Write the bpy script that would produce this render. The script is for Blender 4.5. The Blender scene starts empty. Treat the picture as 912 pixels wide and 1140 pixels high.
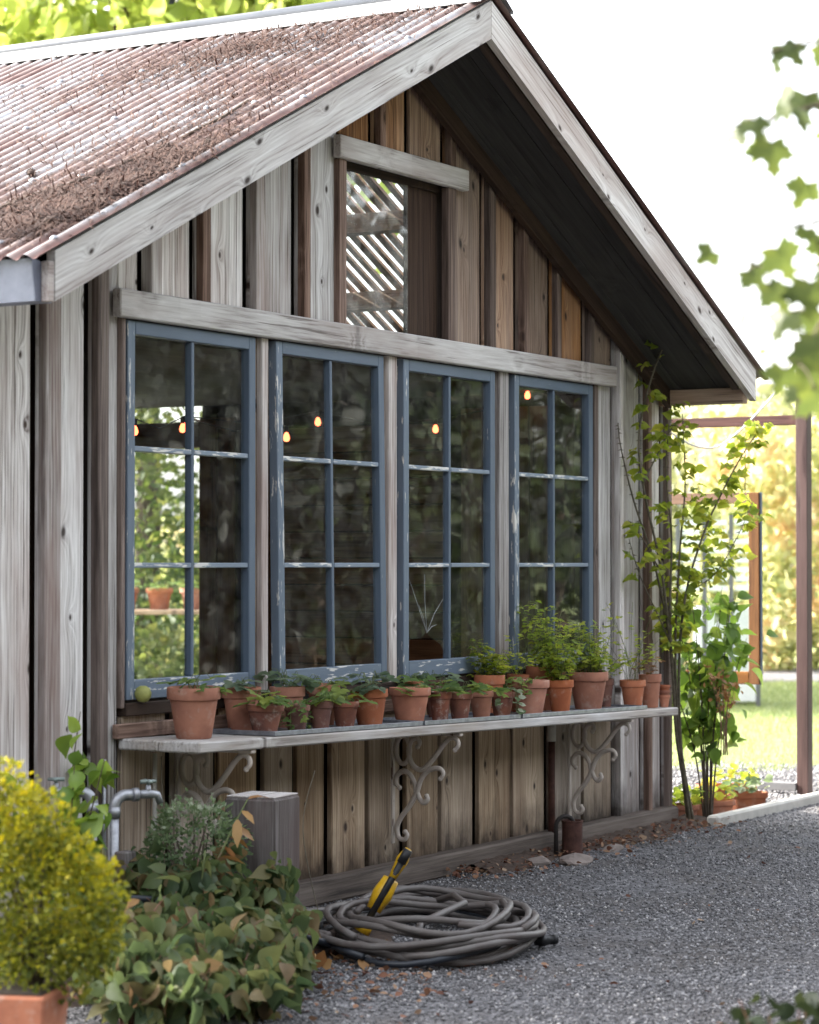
import bpy, bmesh, math, random
import numpy as np
from mathutils import Matrix, Vector
random.seed(7); RNG = np.random.default_rng(11)
R = math.radians
scene = bpy.context.scene
col = scene.collection

# ------------------------------------------------------------------ camera, sky, sun, exposure
CAM = np.array([-7.541, -5.687, 1.45])
YAW, PITCH = R(30.364), R(1.2008)
cd = bpy.data.cameras.new('camera'); cam = bpy.data.objects.new('camera', cd); col.objects.link(cam)
cam.location = CAM; cam.rotation_euler = (R(90) + PITCH, 0, YAW - R(90))
cd.sensor_fit = 'HORIZONTAL'; cd.sensor_width = 36; cd.lens = 2743.2 / 912 * 36
cd.clip_start = .1; cd.clip_end = 600
cd.dof.use_dof = True; cd.dof.focus_distance = 10.9; cd.dof.aperture_fstop = 4.3
scene.camera = cam

SUN_EL = R(33); SUN_AZ = math.atan2(-.25, .968)          # azimuth measured from +Y towards +X
world = bpy.data.worlds.new('World'); scene.world = world; world.use_nodes = True
wn = world.node_tree; wn.nodes.clear()
sky = wn.nodes.new('ShaderNodeTexSky'); sky.sky_type = 'NISHITA'; sky.sun_disc = False
sky.sun_elevation = SUN_EL; sky.sun_rotation = SUN_AZ; sky.air_density = 1.2; sky.dust_density = 4.0; sky.ozone_density = 1.0
hs = wn.nodes.new('ShaderNodeHueSaturation'); hs.inputs['Saturation'].default_value = .26
bg = wn.nodes.new('ShaderNodeBackground'); bg.inputs['Strength'].default_value = .15
wo = wn.nodes.new('ShaderNodeOutputWorld')
wn.links.new(sky.outputs[0], hs.inputs['Color']); wn.links.new(hs.outputs[0], bg.inputs['Color']); wn.links.new(bg.outputs[0], wo.inputs[0])

sl = bpy.data.lights.new('sun', 'SUN'); sl.energy = 3.2; sl.angle = R(.6); sl.color = (1, .93, .82)
so = bpy.data.objects.new('sun', sl); col.objects.link(so)
sdir = Vector((math.sin(SUN_AZ) * math.cos(SUN_EL), math.cos(SUN_AZ) * math.cos(SUN_EL), math.sin(SUN_EL)))
so.rotation_euler = sdir.to_track_quat('Z', 'Y').to_euler(); so.location = (-10, 10, 20)

vs = scene.view_settings; vs.view_transform = 'Standard'; vs.look = 'None'; vs.gamma = 1; vs.use_curve_mapping = False
vs.exposure = 2.75
scene.cycles.max_bounces = 10; scene.cycles.transparent_max_bounces = 16
scene.cycles.use_denoising = True

# ------------------------------------------------------------------ material helpers
MATS = {}
class NT:
    def __init__(s, name):
        s.m = bpy.data.materials.new(name); s.m.use_nodes = True; s.t = s.m.node_tree; s.t.nodes.clear()
        s.out = s.n('ShaderNodeOutputMaterial'); MATS[name] = s.m
    def n(s, typ, **kw):
        nd = s.t.nodes.new(typ)
        for k, v in kw.items(): setattr(nd, k, v)
        return nd
    def set(s, nd, key, v):
        i = nd.inputs[key]
        if isinstance(v, bpy.types.NodeSocket): s.t.links.new(v, i)
        else: i.default_value = v if not (isinstance(v, tuple) and len(v) == 3 and i.type == 'RGBA') else (*v, 1)
    def math(s, op, a, b=0.0, c=0.0, clamp=False):
        nd = s.n('ShaderNodeMath', operation=op, use_clamp=clamp)
        for i, v in enumerate((a, b, c)): s.set(nd, i, v)
        return nd.outputs[0]
    def vmul(s, v, k):
        nd = s.n('ShaderNodeVectorMath', operation='MULTIPLY'); s.set(nd, 0, v); s.set(nd, 1, k); return nd.outputs[0]
    def vadd(s, v, k):
        nd = s.n('ShaderNodeVectorMath', operation='ADD'); s.set(nd, 0, v); s.set(nd, 1, k); return nd.outputs[0]
    def noise(s, vec, scale=1.0, detail=4.0, rough=.55, dist=0.0):
        nd = s.n('ShaderNodeTexNoise'); s.set(nd, 'Scale', scale); s.set(nd, 'Detail', detail); s.set(nd, 'Roughness', rough); s.set(nd, 'Distortion', dist)
        if vec is not None: s.set(nd, 'Vector', vec)
        return nd.outputs['Fac']
    def ramp(s, fac, stops, interp='LINEAR'):
        nd = s.n('ShaderNodeValToRGB'); cr = nd.color_ramp; cr.interpolation = interp
        while len(cr.elements) < len(stops): cr.elements.new(.5)
        for e, (p, c) in zip(cr.elements, stops):
            e.position = p; e.color = (*c, 1) if isinstance(c, tuple) else (c, c, c, 1)
        s.set(nd, 'Fac', fac); return nd.outputs['Color']
    def mix(s, fac, a, b, blend='MIX'):
        nd = s.n('ShaderNodeMix', data_type='RGBA', blend_type=blend)
        s.set(nd, 0, fac); s.set(nd, 6, a); s.set(nd, 7, b); return nd.outputs[2]
    def attr(s, name, fac=False):
        nd = s.n('ShaderNodeAttribute', attribute_name=name); return nd.outputs['Fac' if fac else 'Vector']
    def rnd(s): return s.n('ShaderNodeObjectInfo').outputs['Random']
    def pos(s): return s.n('ShaderNodeNewGeometry').outputs['Position']
    def bsdf(s, color, rough=.7, metal=0.0, spec=.35, bump=None, bstr=.3, bdist=.01):
        b = s.n('ShaderNodeBsdfPrincipled'); s.set(b, 'Base Color', color); s.set(b, 'Roughness', rough); s.set(b, 'Metallic', metal)
        s.set(b, 'Specular IOR Level', spec)
        if bump is not None:
            bp = s.n('ShaderNodeBump'); s.set(bp, 'Height', bump); s.set(bp, 'Strength', bstr); s.set(bp, 'Distance', bdist); s.set(b, 'Normal', bp.outputs[0])
        s.t.links.new(b.outputs[0], s.out.inputs[0]); return b

def wood(name, light, mid, dark, knot=(.05, .035, .03), knots=.5, var=.25, patch=None, patch_amt=.5, rough=.8, bstr=.45, grain=1.0, splash=False):
    t = NT(name); g = t.attr('gco')
    sep = t.n('ShaderNodeSeparateXYZ'); t.set(sep, 0, g)
    l, w, th = sep.outputs
    # knots: metric distance to jittered cell points
    kc = t.n('ShaderNodeCombineXYZ'); t.set(kc, 0, t.math('MULTIPLY', l, 2.0)); t.set(kc, 1, t.math('MULTIPLY', w, 7.0)); t.set(kc, 2, 0.0)
    vo = t.n('ShaderNodeTexVoronoi', voronoi_dimensions='2D'); t.set(vo, 'Vector', kc.outputs[0]); t.set(vo, 'Scale', 1.0)
    sp = t.n('ShaderNodeSeparateXYZ'); t.set(sp, 0, vo.outputs['Position'])
    dl = t.math('MULTIPLY', t.math('SUBTRACT', t.math('MULTIPLY', l, 2.0), sp.outputs[0]), .30)
    dw = t.math('MULTIPLY', t.math('SUBTRACT', t.math('MULTIPLY', w, 7.0), sp.outputs[1]), .143)
    d = t.math('SQRT', t.math('ADD', t.math('MULTIPLY', dl, dl), t.math('MULTIPLY', dw, dw)))
    sc = t.n('ShaderNodeSeparateColor'); t.set(sc, 0, vo.outputs['Color'])
    has = t.math('LESS_THAN', sc.outputs[0], knots)
    rad = t.math('MULTIPLY_ADD', sc.outputs[1], .014, .007)
    inf = t.math('MULTIPLY', t.math('EXPONENT', t.math('MULTIPLY', d, -48.0)), has)      # grain bends round a knot
    warp = t.noise(t.vmul(g, (1.3, 6, 6)), 1.0, 2, .5)
    ww = t.math('ADD', t.math('ADD', w, t.math('MULTIPLY', warp, .055)), t.math('MULTIPLY', inf, .09))
    cv = t.n('ShaderNodeCombineXYZ'); t.set(cv, 0, t.math('MULTIPLY', l, .7)); t.set(cv, 1, t.math('MULTIPLY', ww, 38.0 * grain)); t.set(cv, 2, t.math('MULTIPLY', th, 20.0))
    streak = t.noise(cv.outputs[0], 1.0, 5, .62)
    rings = t.math('MULTIPLY_ADD', t.math('SINE', t.math('MULTIPLY', ww, 330.0 * grain)), .5, .5)
    fine = t.noise(t.vmul(g, (3.5, 105, 105)), 1.0, 4, .7)
    v = t.math('ADD', t.math('MULTIPLY', streak, .52), t.math('ADD', t.math('MULTIPLY', rings, .06), t.math('ADD', t.math('MULTIPLY', fine, .40), t.math('MULTIPLY', t.noise(t.vmul(g, (.9, 2.2, 2.2)), 1.0, 3, .6), .28))))
    c = t.ramp(v, [(.44, dark), (.585, mid), (.74, light)])
    if patch:
        pn = t.noise(t.vmul(g, (1.1, 5, 5)), 1.0, 4, .6)
        c = t.mix(t.math('MULTIPLY', t.ramp(pn, [(.42, 0.0), (.64, 1.0)]), patch_amt), c, patch, 'MIX')
    # small cracks and dark specks
    crack = t.ramp(t.noise(t.vmul(g, (1.5, 85, 60)), 1.0, 3, .55), [(.32, 1.0), (.37, 0.0)])
    c = t.mix(t.math('MULTIPLY', crack, .7), c, dark)
    kf = t.math('MULTIPLY', t.math('SUBTRACT', 1.0, t.math('SMOOTH_MIN', t.math('DIVIDE', d, rad), 1.0, .3), clamp=True), has)
    kr = t.math('MULTIPLY', t.math('MULTIPLY_ADD', t.math('SINE', t.math('MULTIPLY', d, 1300.0)), .5, .5), t.math('MULTIPLY', t.math('EXPONENT', t.math('MULTIPLY', d, -70.0)), has))
    c = t.mix(t.math('MULTIPLY', kr, .35), c, dark)
    c = t.mix(t.math('MULTIPLY', kf, 1.6, clamp=True), c, knot)
    if splash:                                    # rot and soil splashed up the board ends
        sz = t.n('ShaderNodeSeparateXYZ'); t.set(sz, 0, t.pos())
        hgt = t.math('ADD', sz.outputs[2], t.math('MULTIPLY_ADD', t.noise(t.vmul(t.pos(), (9, 9, 4)), 1.0, 5, .65), -.42, .21))
        c = t.mix(t.ramp(hgt, [(.10, .92), (.17, .55), (.30, 0.0)]), c, (.035, .024, .018))
    r = t.rnd(); hv = t.n('ShaderNodeHueSaturation'); t.set(hv, 'Color', c)
    t.set(hv, 'Value', t.math('MULTIPLY_ADD', r, 2 * var, 1 - var)); t.set(hv, 'Saturation', t.math('MULTIPLY_ADD', t.math('FRACT', t.math('MULTIPLY', r, 7.3)), .6, .65))
    t.bsdf(hv.outputs[0], rough, spec=.25, bump=t.math('SUBTRACT', v, t.math('MULTIPLY', crack, .4)), bstr=bstr, bdist=.006)
    return t.m

wood('wood_grey', (.70, .68, .67), (.44, .41, .395), (.08, .06, .052), knots=.9, var=.26, patch=(.29, .215, .19), patch_amt=.6, splash=True)
wood('wood_grey_narrow', (.62, .59, .575), (.37, .335, .32), (.075, .052, .044), knots=.12, var=.28, patch=(.25, .165, .14), patch_amt=.65, splash=True)
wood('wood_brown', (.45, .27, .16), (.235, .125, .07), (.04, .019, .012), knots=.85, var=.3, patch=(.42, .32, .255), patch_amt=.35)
wood('wood_shelter', (.56, .45, .34), (.37, .275, .195), (.055, .036, .026), knots=.65, patch=(.19, .125, .085), patch_amt=.5, splash=True)
wood('wood_batten', (.25, .18, .15), (.12, .08, .065), (.03, .019, .015), knots=.3, var=.3)
wood('wood_pale', (.68, .66, .645), (.49, .46, .445), (.12, .09, .078), knots=.75, patch=(.34, .265, .24), patch_amt=.6, var=.12)
wood('wood_dark', (.06, .04, .03), (.035, .022, .017), (.012, .008, .007), knots=.3)
wood('wood_interior', (.36, .22, .145), (.24, .14, .09), (.06, .033, .022), knots=.4)
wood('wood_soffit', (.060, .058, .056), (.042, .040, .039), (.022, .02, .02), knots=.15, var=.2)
wood('wood_stump', (.17, .155, .15), (.075, .062, .058), (.03, .022, .02), knots=.2, patch=(.08, .05, .045), patch_amt=.8)
wood('wood_honey', (.19, .092, .038), (.13, .06, .024), (.06, .026, .012), knots=.2, var=.08)
wood('wood_shelf', (.56, .545, .54), (.38, .365, .355), (.14, .125, .115), knots=.4, var=.12, patch=(.30, .24, .19), patch_amt=.5)
wood('wood_redstain', (.085, .034, .028), (.06, .022, .018), (.03, .011, .009), knots=.1, var=.05, rough=.6)
wood('wood_sleeper', (.20, .15, .12), (.12, .085, .065), (.04, .028, .022), knots=.3)

def paint(name, color, under, amt=.38, rough=.5, scale=1.0):
    t = NT(name); g = t.attr('gco')
    n = t.noise(t.vmul(g, (9 * scale, 60 * scale, 60 * scale)), 1.0, 5, .62)
    n2 = t.noise(t.vmul(g, (1.4, 5, 5)), 1.0, 3)
    chip = t.ramp(t.math('ADD', t.math('MULTIPLY', n, .75), t.math('MULTIPLY', n2, .35)), [(1 - amt, 0.0), (1 - amt + .03, 1.0)])
    c0 = t.mix(t.noise(t.vmul(g, (4, 40, 40)), 1.0, 4), color, tuple(min(1, x * 1.45 + .03) for x in color))
    c = t.mix(chip, c0, under)
    t.bsdf(c, rough, spec=.4, bump=t.math('SUBTRACT', n, chip), bstr=.25, bdist=.003); return t.m
paint('paint_blue', (.060, .086, .125), (.50, .47, .43), .29)
paint('paint_blue_worn', (.085, .115, .158), (.60, .585, .56), .375)
paint('paint_blue_toplit', (.14, .175, .225), (.62, .61, .59), .42)  # paler than the other blues: light from above painted into the horizontal muntins
paint('paint_cream', (.40, .35, .31), (.16, .11, .09), .36, .6)
paint('paint_white', (.75, .76, .77), (.55, .55, .55), .25)

def terracotta(name, base, dark, bloom, amt):
    t = NT(name); tc = t.n('ShaderNodeTexCoord').outputs['Object']; r = t.rnd()
    p = t.vadd(tc, t.vmul(t.n('ShaderNodeObjectInfo').outputs['Location'], (3.1, 3.7, 5.3)))
    n = t.noise(p, 11.0, 5, .6); n2 = t.noise(p, 38.0, 3)
    c = t.mix(t.ramp(n, [(.35, 0.0), (.65, 1.0)]), base, dark)
    c = t.mix(t.math('MULTIPLY', t.ramp(t.noise(p, 17.0, 5, .65), [(.55, 0.0), (.72, 1.0)]), amt), c, bloom)
    hv = t.n('ShaderNodeHueSaturation'); t.set(hv, 'Color', c); t.set(hv, 'Value', t.math('MULTIPLY_ADD', r, .45, .75)); t.set(hv, 'Saturation', t.math('MULTIPLY_ADD', t.math('FRACT', t.math('MULTIPLY', r, 5.7)), .25, .85))
    t.bsdf(hv.outputs[0], .85, spec=.2, bump=n2, bstr=.12, bdist=.002); return t.m
terracotta('terracotta', (.44, .17, .095), (.31, .115, .068), (.48, .32, .25), .6)
terracotta('terracotta_aged', (.25, .105, .07), (.13, .06, .05), (.42, .35, .30), .9)

def simple(name, color, rough=.6, metal=0.0, nscale=20.0, amt=.35, spec=.35, bstr=.15, color2=None):
    t = NT(name); p = t.pos(); n = t.noise(p, nscale, 5, .6)
    c2 = color2 or tuple(x * (1 - amt) for x in color)
    c = t.mix(t.ramp(n, [(.35, 0.0), (.65, 1.0)]), color, c2)
    t.bsdf(c, rough, metal, spec, bump=t.noise(p, nscale * 5, 3), bstr=bstr, bdist=.002); return t.m
simple('soil', (.055, .038, .028), .95, nscale=60)
simple('zinc', (.36, .38, .43), .42, .75, 25, .35)
simple('gutter_metal', (.24, .26, .34), .45, .5, 9, .25)
simple('galvanised', (.40, .41, .44), .45, .7, 30, .4)
simple('brass_handle', (.30, .36, .34), .5, .4, 30)
simple('rust_iron', (.10, .045, .035), .75, .2, 25, .5)
simple('iron_dark', (.045, .038, .036), .7, .2, 25, .5)
simple('hose_grey', (.115, .105, .10), .5, nscale=9, amt=.45, color2=(.085, .07, .065))
simple('hose_dark', (.022, .026, .034), .4, nscale=14)
simple('rubber', (.02, .02, .022), .5)
simple('plastic_yellow', (.62, .36, .015), .35, nscale=30, amt=.25)
simple('concrete', (.50, .48, .44), .9, nscale=12, amt=.2)
simple('stone_rock', (.24, .20, .18), .9, nscale=14, amt=.4)
simple('bark', (.10, .075, .055), .9, nscale=22, amt=.55, bstr=.5)
simple('cane', (.13, .11, .075), .7, nscale=30, amt=.5)
simple('stem_green', (.13, .16, .06), .6)
simple('stem_red', (.19, .09, .06), .6)
simple('cone', (.085, .055, .045), .85, nscale=60, amt=.6)
simple('cable', (.55, .56, .58), .4)
simple('cable_dark', (.03, .028, .026), .6)
simple('dirt', (.085, .058, .045), .95, nscale=35, amt=.55, bstr=.6)
simple('pink_siding', (.28, .12, .10), .8, nscale=3)
simple('roof_grey', (.16, .16, .17), .8, nscale=4)
simple('quince', (.32, .33, .10), .6, nscale=40, amt=.2)

def glass(name, dust=.05, tint=(.92, .95, .95)):
    t = NT(name); p = t.pos()
    tr = t.n('ShaderNodeBsdfTransparent'); t.set(tr, 'Color', tint)
    gl = t.n('ShaderNodeBsdfGlossy'); t.set(gl, 'Roughness', .012); t.set(gl, 'Color', (1, 1, 1))
    bp = t.n('ShaderNodeBump'); t.set(bp, 'Height', t.noise(p, 3.0, 1)); t.set(bp, 'Strength', .05); t.set(bp, 'Distance', .02); t.set(gl, 'Normal', bp.outputs[0])
    lw = t.n('ShaderNodeLayerWeight'); t.set(lw, 'Blend', .5); fr = t.math('MULTIPLY_ADD', t.math('POWER', lw.outputs['Facing'], 5.0), .96, .034)
    m1 = t.n('ShaderNodeMixShader'); t.set(m1, 0, fr); t.t.links.new(tr.outputs[0], m1.inputs[1]); t.t.links.new(gl.outputs[0], m1.inputs[2])
    df = t.n('ShaderNodeBsdfDiffuse'); t.set(df, 'Color', (.55, .53, .50))
    dn = t.math('MULTIPLY', t.ramp(t.noise(p, 6.0, 6, .7), [(.40, 0.0), (.75, 1.0)]), dust)
    sp = t.math('MULTIPLY', t.ramp(t.noise(p, 140.0, 2, .5), [(.70, 0.0), (.76, 1.0)]), dust * 3)
    m2 = t.n('ShaderNodeMixShader'); t.set(m2, 0, t.math('ADD', dn, sp, clamp=True)); t.t.links.new(m1.outputs[0], m2.inputs[1]); t.t.links.new(df.outputs[0], m2.inputs[2])
    t.t.links.new(m2.outputs[0], t.out.inputs[0]); return t.m
glass('glass_pane'); glass('glass_dusty', .34)

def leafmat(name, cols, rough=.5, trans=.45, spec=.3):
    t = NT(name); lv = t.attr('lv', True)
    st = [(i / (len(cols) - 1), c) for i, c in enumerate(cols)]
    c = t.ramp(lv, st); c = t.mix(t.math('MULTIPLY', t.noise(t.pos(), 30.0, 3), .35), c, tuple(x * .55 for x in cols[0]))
    b = t.n('ShaderNodeBsdfPrincipled'); t.set(b, 'Base Color', c); t.set(b, 'Roughness', rough); t.set(b, 'Specular IOR Level', spec)
    tl = t.n('ShaderNodeBsdfTranslucent'); hv = t.n('ShaderNodeHueSaturation'); t.set(hv, 'Color', c); t.set(hv, 'Value', 1.6); t.set(hv, 'Saturation', 1.1); t.set(hv, 'Hue', .485); t.set(tl, 'Color', hv.outputs[0])
    m = t.n('ShaderNodeMixShader'); t.set(m, 0, trans); t.t.links.new(b.outputs[0], m.inputs[1]); t.t.links.new(tl.outputs[0], m.inputs[2]); t.t.links.new(m.outputs[0], t.out.inputs[0])
    return t.m
leafmat('leaf_strawberry', [(.08, .14, .045), (.13, .21, .065), (.20, .28, .085), (.30, .34, .08)])
leafmat('leaf_blue', [(.08, .125, .08), (.13, .185, .115), (.21, .26, .17)])
leafmat('leaf_herb', [(.17, .25, .05), (.28, .37, .07), (.38, .46, .09), (.48, .50, .11)], trans=.55)
leafmat('leaf_rose', [(.13, .19, .035), (.22, .29, .05), (.32, .38, .07), (.42, .42, .09)], trans=.65)
leafmat('leaf_laurel', [(.07, .13, .03), (.14, .24, .05), (.26, .35, .07)], rough=.35, trans=.5)
leafmat('leaf_maple', [(.04, .062, .022), (.07, .095, .028), (.12, .145, .032)], trans=.5)
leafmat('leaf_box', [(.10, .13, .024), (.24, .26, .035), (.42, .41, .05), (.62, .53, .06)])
leafmat('leaf_hydrangea', [(.045, .075, .035), (.08, .115, .05), (.12, .16, .065), (.16, .175, .07), (.20, .13, .07)])
leafmat('leaf_variegated', [(.06, .105, .05), (.12, .18, .085), (.18, .24, .12), (.46, .50, .38)])
leafmat('leaf_dead', [(.30, .15, .06), (.38, .24, .09), (.22, .10, .05)], trans=.2)
leafmat('leaf_tree', [(.17, .23, .06), (.29, .36, .10), (.42, .48, .15), (.52, .54, .20)], trans=.65)
leafmat('leaf_tree_dark', [(.02, .032, .014), (.035, .05, .02), (.06, .075, .028)], trans=.25)
leafmat('leaf_vine', [(.26, .30, .13), (.42, .44, .22), (.54, .50, .28), (.58, .46, .30)], trans=.6)
leafmat('leaf_garden', [(.035, .06, .018), (.07, .10, .028), (.13, .15, .045), (.20, .20, .07)], trans=.45)
leafmat('leaf_hazed', [(.20, .22, .11), (.28, .29, .15), (.36, .34, .19)], trans=.4)  # haze and overexposure of the far trees put into the leaf colour
leafmat('leaf_conifer', [(.010, .013, .008), (.016, .020, .012)], trans=.02)
leafmat('grass', [(.15, .20, .075), (.22, .27, .11), (.31, .34, .16)], trans=.45)
leafmat('needles', [(.032, .012, .008), (.05, .02, .013), (.085, .04, .026), (.02, .01, .008)], trans=.05, rough=.8)
leafmat('litter', [(.10, .045, .03), (.18, .08, .05), (.26, .14, .08), (.34, .26, .18)], trans=.1, rough=.8)

def stones_mat(name, c0, c1, c2):
    t = NT(name); c = t.ramp(t.attr('lv', True), [(0, c0), (.5, c1), (.9, c2), (1, (.45, .43, .42))])
    t.bsdf(c, .8, spec=.3); return t.m
stones_mat('gravel_stone', (.07, .069, .073), (.16, .157, .163), (.30, .295, .305))

def gravel_mat(name, mul=1.0):
    t = NT(name); p = t.pos()
    vo = t.n('ShaderNodeTexVoronoi'); t.set(vo, 'Vector', p); t.set(vo, 'Scale', 75.0)
    sc = t.n('ShaderNodeSeparateColor'); t.set(sc, 0, vo.outputs['Color'])
    c = t.ramp(sc.outputs[0], [(0, (.05 * mul, .049 * mul, .053 * mul)), (.6, (.12 * mul, .118 * mul, .125 * mul)), (1, (.24 * mul, .235 * mul, .245 * mul))])
    c = t.mix(t.math('MULTIPLY', t.ramp(t.noise(p, 1.3, 6, .65), [(.42, 0.0), (.65, 1.0)]), .6), c, (.07, .058, .05))
    t.bsdf(c, .9, spec=.2, bump=t.math('MULTIPLY', vo.outputs['Distance'], -1.0), bstr=.8, bdist=.012); return t.m
gravel_mat('gravel'); gravel_mat('gravel_light', 1.5)

def grass_ground():
    t = NT('lawn_ground'); p = t.pos()
    c = t.ramp(t.noise(p, 5.0, 6, .65), [(.3, (.13, .165, .07)), (.55, (.20, .235, .10)), (.75, (.27, .28, .15))])
    t.bsdf(c, .95, spec=.1, bump=t.noise(p, 60.0, 3), bstr=.6, bdist=.02)
grass_ground()
def roofmetal():
    t = NT('roof_metal'); p = t.pos()
    n = t.noise(t.vmul(p, (1.0, 1.0, 1.0)), 1.6, 5, .62)
    n2 = t.noise(t.vmul(p, (1.2, 14, 1.2)), 1.0, 5, .6)
    sep = t.n('ShaderNodeSeparateXYZ'); t.set(sep, 0, t.attr('gco'))
    valley = sep.outputs[2]                                    # 0 on the crests, 1 in the valleys: turns the colour darker and redder there
    v = t.math('ADD', t.math('MULTIPLY', n, .65), t.math('ADD', t.math('MULTIPLY', n2, .35), t.math('MULTIPLY', valley, .17)))
    c = t.ramp(v, [(.47, (.27, .27, .285)), (.57, (.18, .13, .118)), (.66, (.095, .040, .032)), (.80, (.05, .022, .018))])
    t.bsdf(c, .5, .25, .4, bump=t.noise(p, 80.0, 3), bstr=.08, bdist=.002)
roofmetal()
simple('ridge_metal', (.34, .345, .36), .45, .3, 6, .15)
def emis(name, c, s):
    t = NT(name); e = t.n('ShaderNodeEmission'); t.set(e, 'Color', c); t.set(e, 'Strength', s); t.t.links.new(e.outputs[0], t.out.inputs[0])
emis('bulb_glow', (1.0, .13, .05), 1.5)

# ------------------------------------------------------------------ mesh helpers
def link(name, me, mat=None, parent=None):
    o = bpy.data.objects.new(name, me); col.objects.link(o)
    if mat: me.materials.append(MATS[mat])
    if parent: o.parent = parent
    return o
def empty(name, loc=(0, 0, 0), rot=(0, 0, 0)):
    o = bpy.data.objects.new(name, None); col.objects.link(o); o.location = loc; o.rotation_euler = rot; o.empty_display_size = .1
    return o
def tag(o, label=None, cat=None, group=None, kind=None):
    for k, v in (('label', label), ('category', cat), ('group', group), ('kind', kind)):
        if v: o[k] = v
    return o
def rot_to(d):
    return Vector(d).normalized().to_track_quat('X', 'Z').to_matrix()
class MB:
    def __init__(s): s.v = []; s.f = []; s.g = []; s.sm = []
    def add(s, vs, fs, gs=None, smooth=False):
        b = len(s.v); s.v += [tuple(x) for x in vs]; s.g += [tuple(x) for x in (gs if gs is not None else vs)]
        s.f += [tuple(b + i for i in f) for f in fs]; s.sm += [smooth] * len(fs)
    def box(s, c, size, rot=None, grain=2, ch=.003, top=None, bot=None, taper=None, off=None):
        h = [x / 2 for x in size]; ch = min(ch, min(h) * .6); off = off if off is not None else (random.random() * 20, random.random() * 9, random.random() * 9)
        vs = []; idx = {}
        for sx in (-1, 1):
            for sy in (-1, 1):
                for sz in (-1, 1):
                    for a in range(3):
                        p = [sx * (h[0] - (0 if a == 0 else ch)), sy * (h[1] - (0 if a == 1 else ch)), sz * (h[2] - (0 if a == 2 else ch))]
                        idx[(sx, sy, sz, a)] = len(vs); vs.append(p)
        fs = []
        for a in range(3):
            o = [i for i in range(3) if i != a]
            for sg in (-1, 1):
                q = []
                for u, w in ((-1, -1), (1, -1), (1, 1), (-1, 1)):
                    k = [0, 0, 0]; k[a] = sg; k[o[0]] = u; k[o[1]] = w; q.append(idx[(*k, a)])
                fs.append(q)
        for a in range(3):
            b, c2 = [i for i in range(3) if i != a]
            for u in (-1, 1):
                for w in (-1, 1):
                    q = []
                    for e, axm in ((-1, b), (1, b), (1, c2), (-1, c2)):
                        k = [0, 0, 0]; k[a] = e; k[b] = u; k[c2] = w; q.append(idx[(*k, axm)])
                    fs.append(q)
        for sx in (-1, 1):
            for sy in (-1, 1):
                for sz in (-1, 1): fs.append([idx[(sx, sy, sz, a)] for a in range(3)])
        oth = [i for i in range(3) if i != grain]
        gs = [(p[grain] + off[0], p[oth[0]] + off[1], p[oth[1]] + off[2]) for p in vs]
        out = []
        for p in vs:
            q = Vector(p)
            if rot is not None: q = rot @ q
            q = [q[0] + c[0], q[1] + c[1], q[2] + c[2]]
            if top and p[2] > 0: q[2] = top(q[0]) - (h[2] - p[2])
            if bot and p[2] < 0: q[2] = bot(q[0]) + (h[2] + p[2])
            out.append(q)
        s.add(out, fs, gs)
    def tube(s, pts, r, n=8, closed=False, caps=True):
        pts = [Vector(p) for p in pts]; m = len(pts); rs = r if hasattr(r, '__len__') else [r] * m
        up = Vector((0, 0, 1)); vs = []; gs = []; L = 0; prev = None
        for i, p in enumerate(pts):
            a = pts[(i - 1) % m] if closed else pts[max(i - 1, 0)]; b = pts[(i + 1) % m] if closed else pts[min(i + 1, m - 1)]
            t = (b - a); t = t.normalized() if t.length > 1e-9 else Vector((0, 0, 1))
            if prev is None:
                x = t.cross(up if abs(t.z) < .9 else Vector((1, 0, 0))).normalized()
            else:
                x = (prev - t * prev.dot(t)); x = x.normalized() if x.length > 1e-6 else t.orthogonal().normalized()
            prev = x; y = t.cross(x)
            if i: L += (p - pts[i - 1]).length
            for k in range(n):
                an = 2 * math.pi * k / n; vs.append(p + (x * math.cos(an) + y * math.sin(an)) * rs[i]); gs.append((L, rs[i] * an, 0))
        fs = []
        for i in range(m if closed else m - 1):
            j = (i + 1) % m
            for k in range(n): k2 = (k + 1) % n; fs.append((i * n + k, i * n + k2, j * n + k2, j * n + k))
        if caps and not closed: fs += [tuple(range(n - 1, -1, -1)), tuple((m - 1) * n + k for k in range(n))]
        s.add(vs, fs, gs, True)
    def lathe(s, prof, n=24, c=(0, 0, 0), smooth=True, jit=0):
        vs = []; fs = []
        for r, z in prof:
            for k in range(n):
                a = 2 * math.pi * k / n; vs.append((c[0] + r * math.cos(a), c[1] + r * math.sin(a), c[2] + z))
        for i in range(len(prof) - 1):
            for k in range(n): k2 = (k + 1) % n; fs.append((i * n + k, i * n + k2, (i + 1) * n + k2, (i + 1) * n + k))
        s.add(vs, fs, None, smooth)
    def build(s, name, mat, parent=None, loc=None, auto=None):
        me = bpy.data.meshes.new(name); me.from_pydata(s.v, [], s.f); me.update()
        at = me.attributes.new('gco', 'FLOAT_VECTOR', 'POINT'); at.data.foreach_set('vector', np.array(s.g, dtype=np.float32).ravel())
        me.polygons.foreach_set('use_smooth', s.sm)
        bm = bmesh.new(); bm.from_mesh(me); bmesh.ops.recalc_face_normals(bm, faces=bm.faces); bm.to_mesh(me); bm.free()
        if auto: me.set_sharp_from_angle(angle=R(auto))
        return link(name, me, mat, parent)
def board(name, c, size, mat, parent=None, **k):
    m = MB(); m.box(c, size, **k); return m.build(name, mat, parent)

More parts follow.
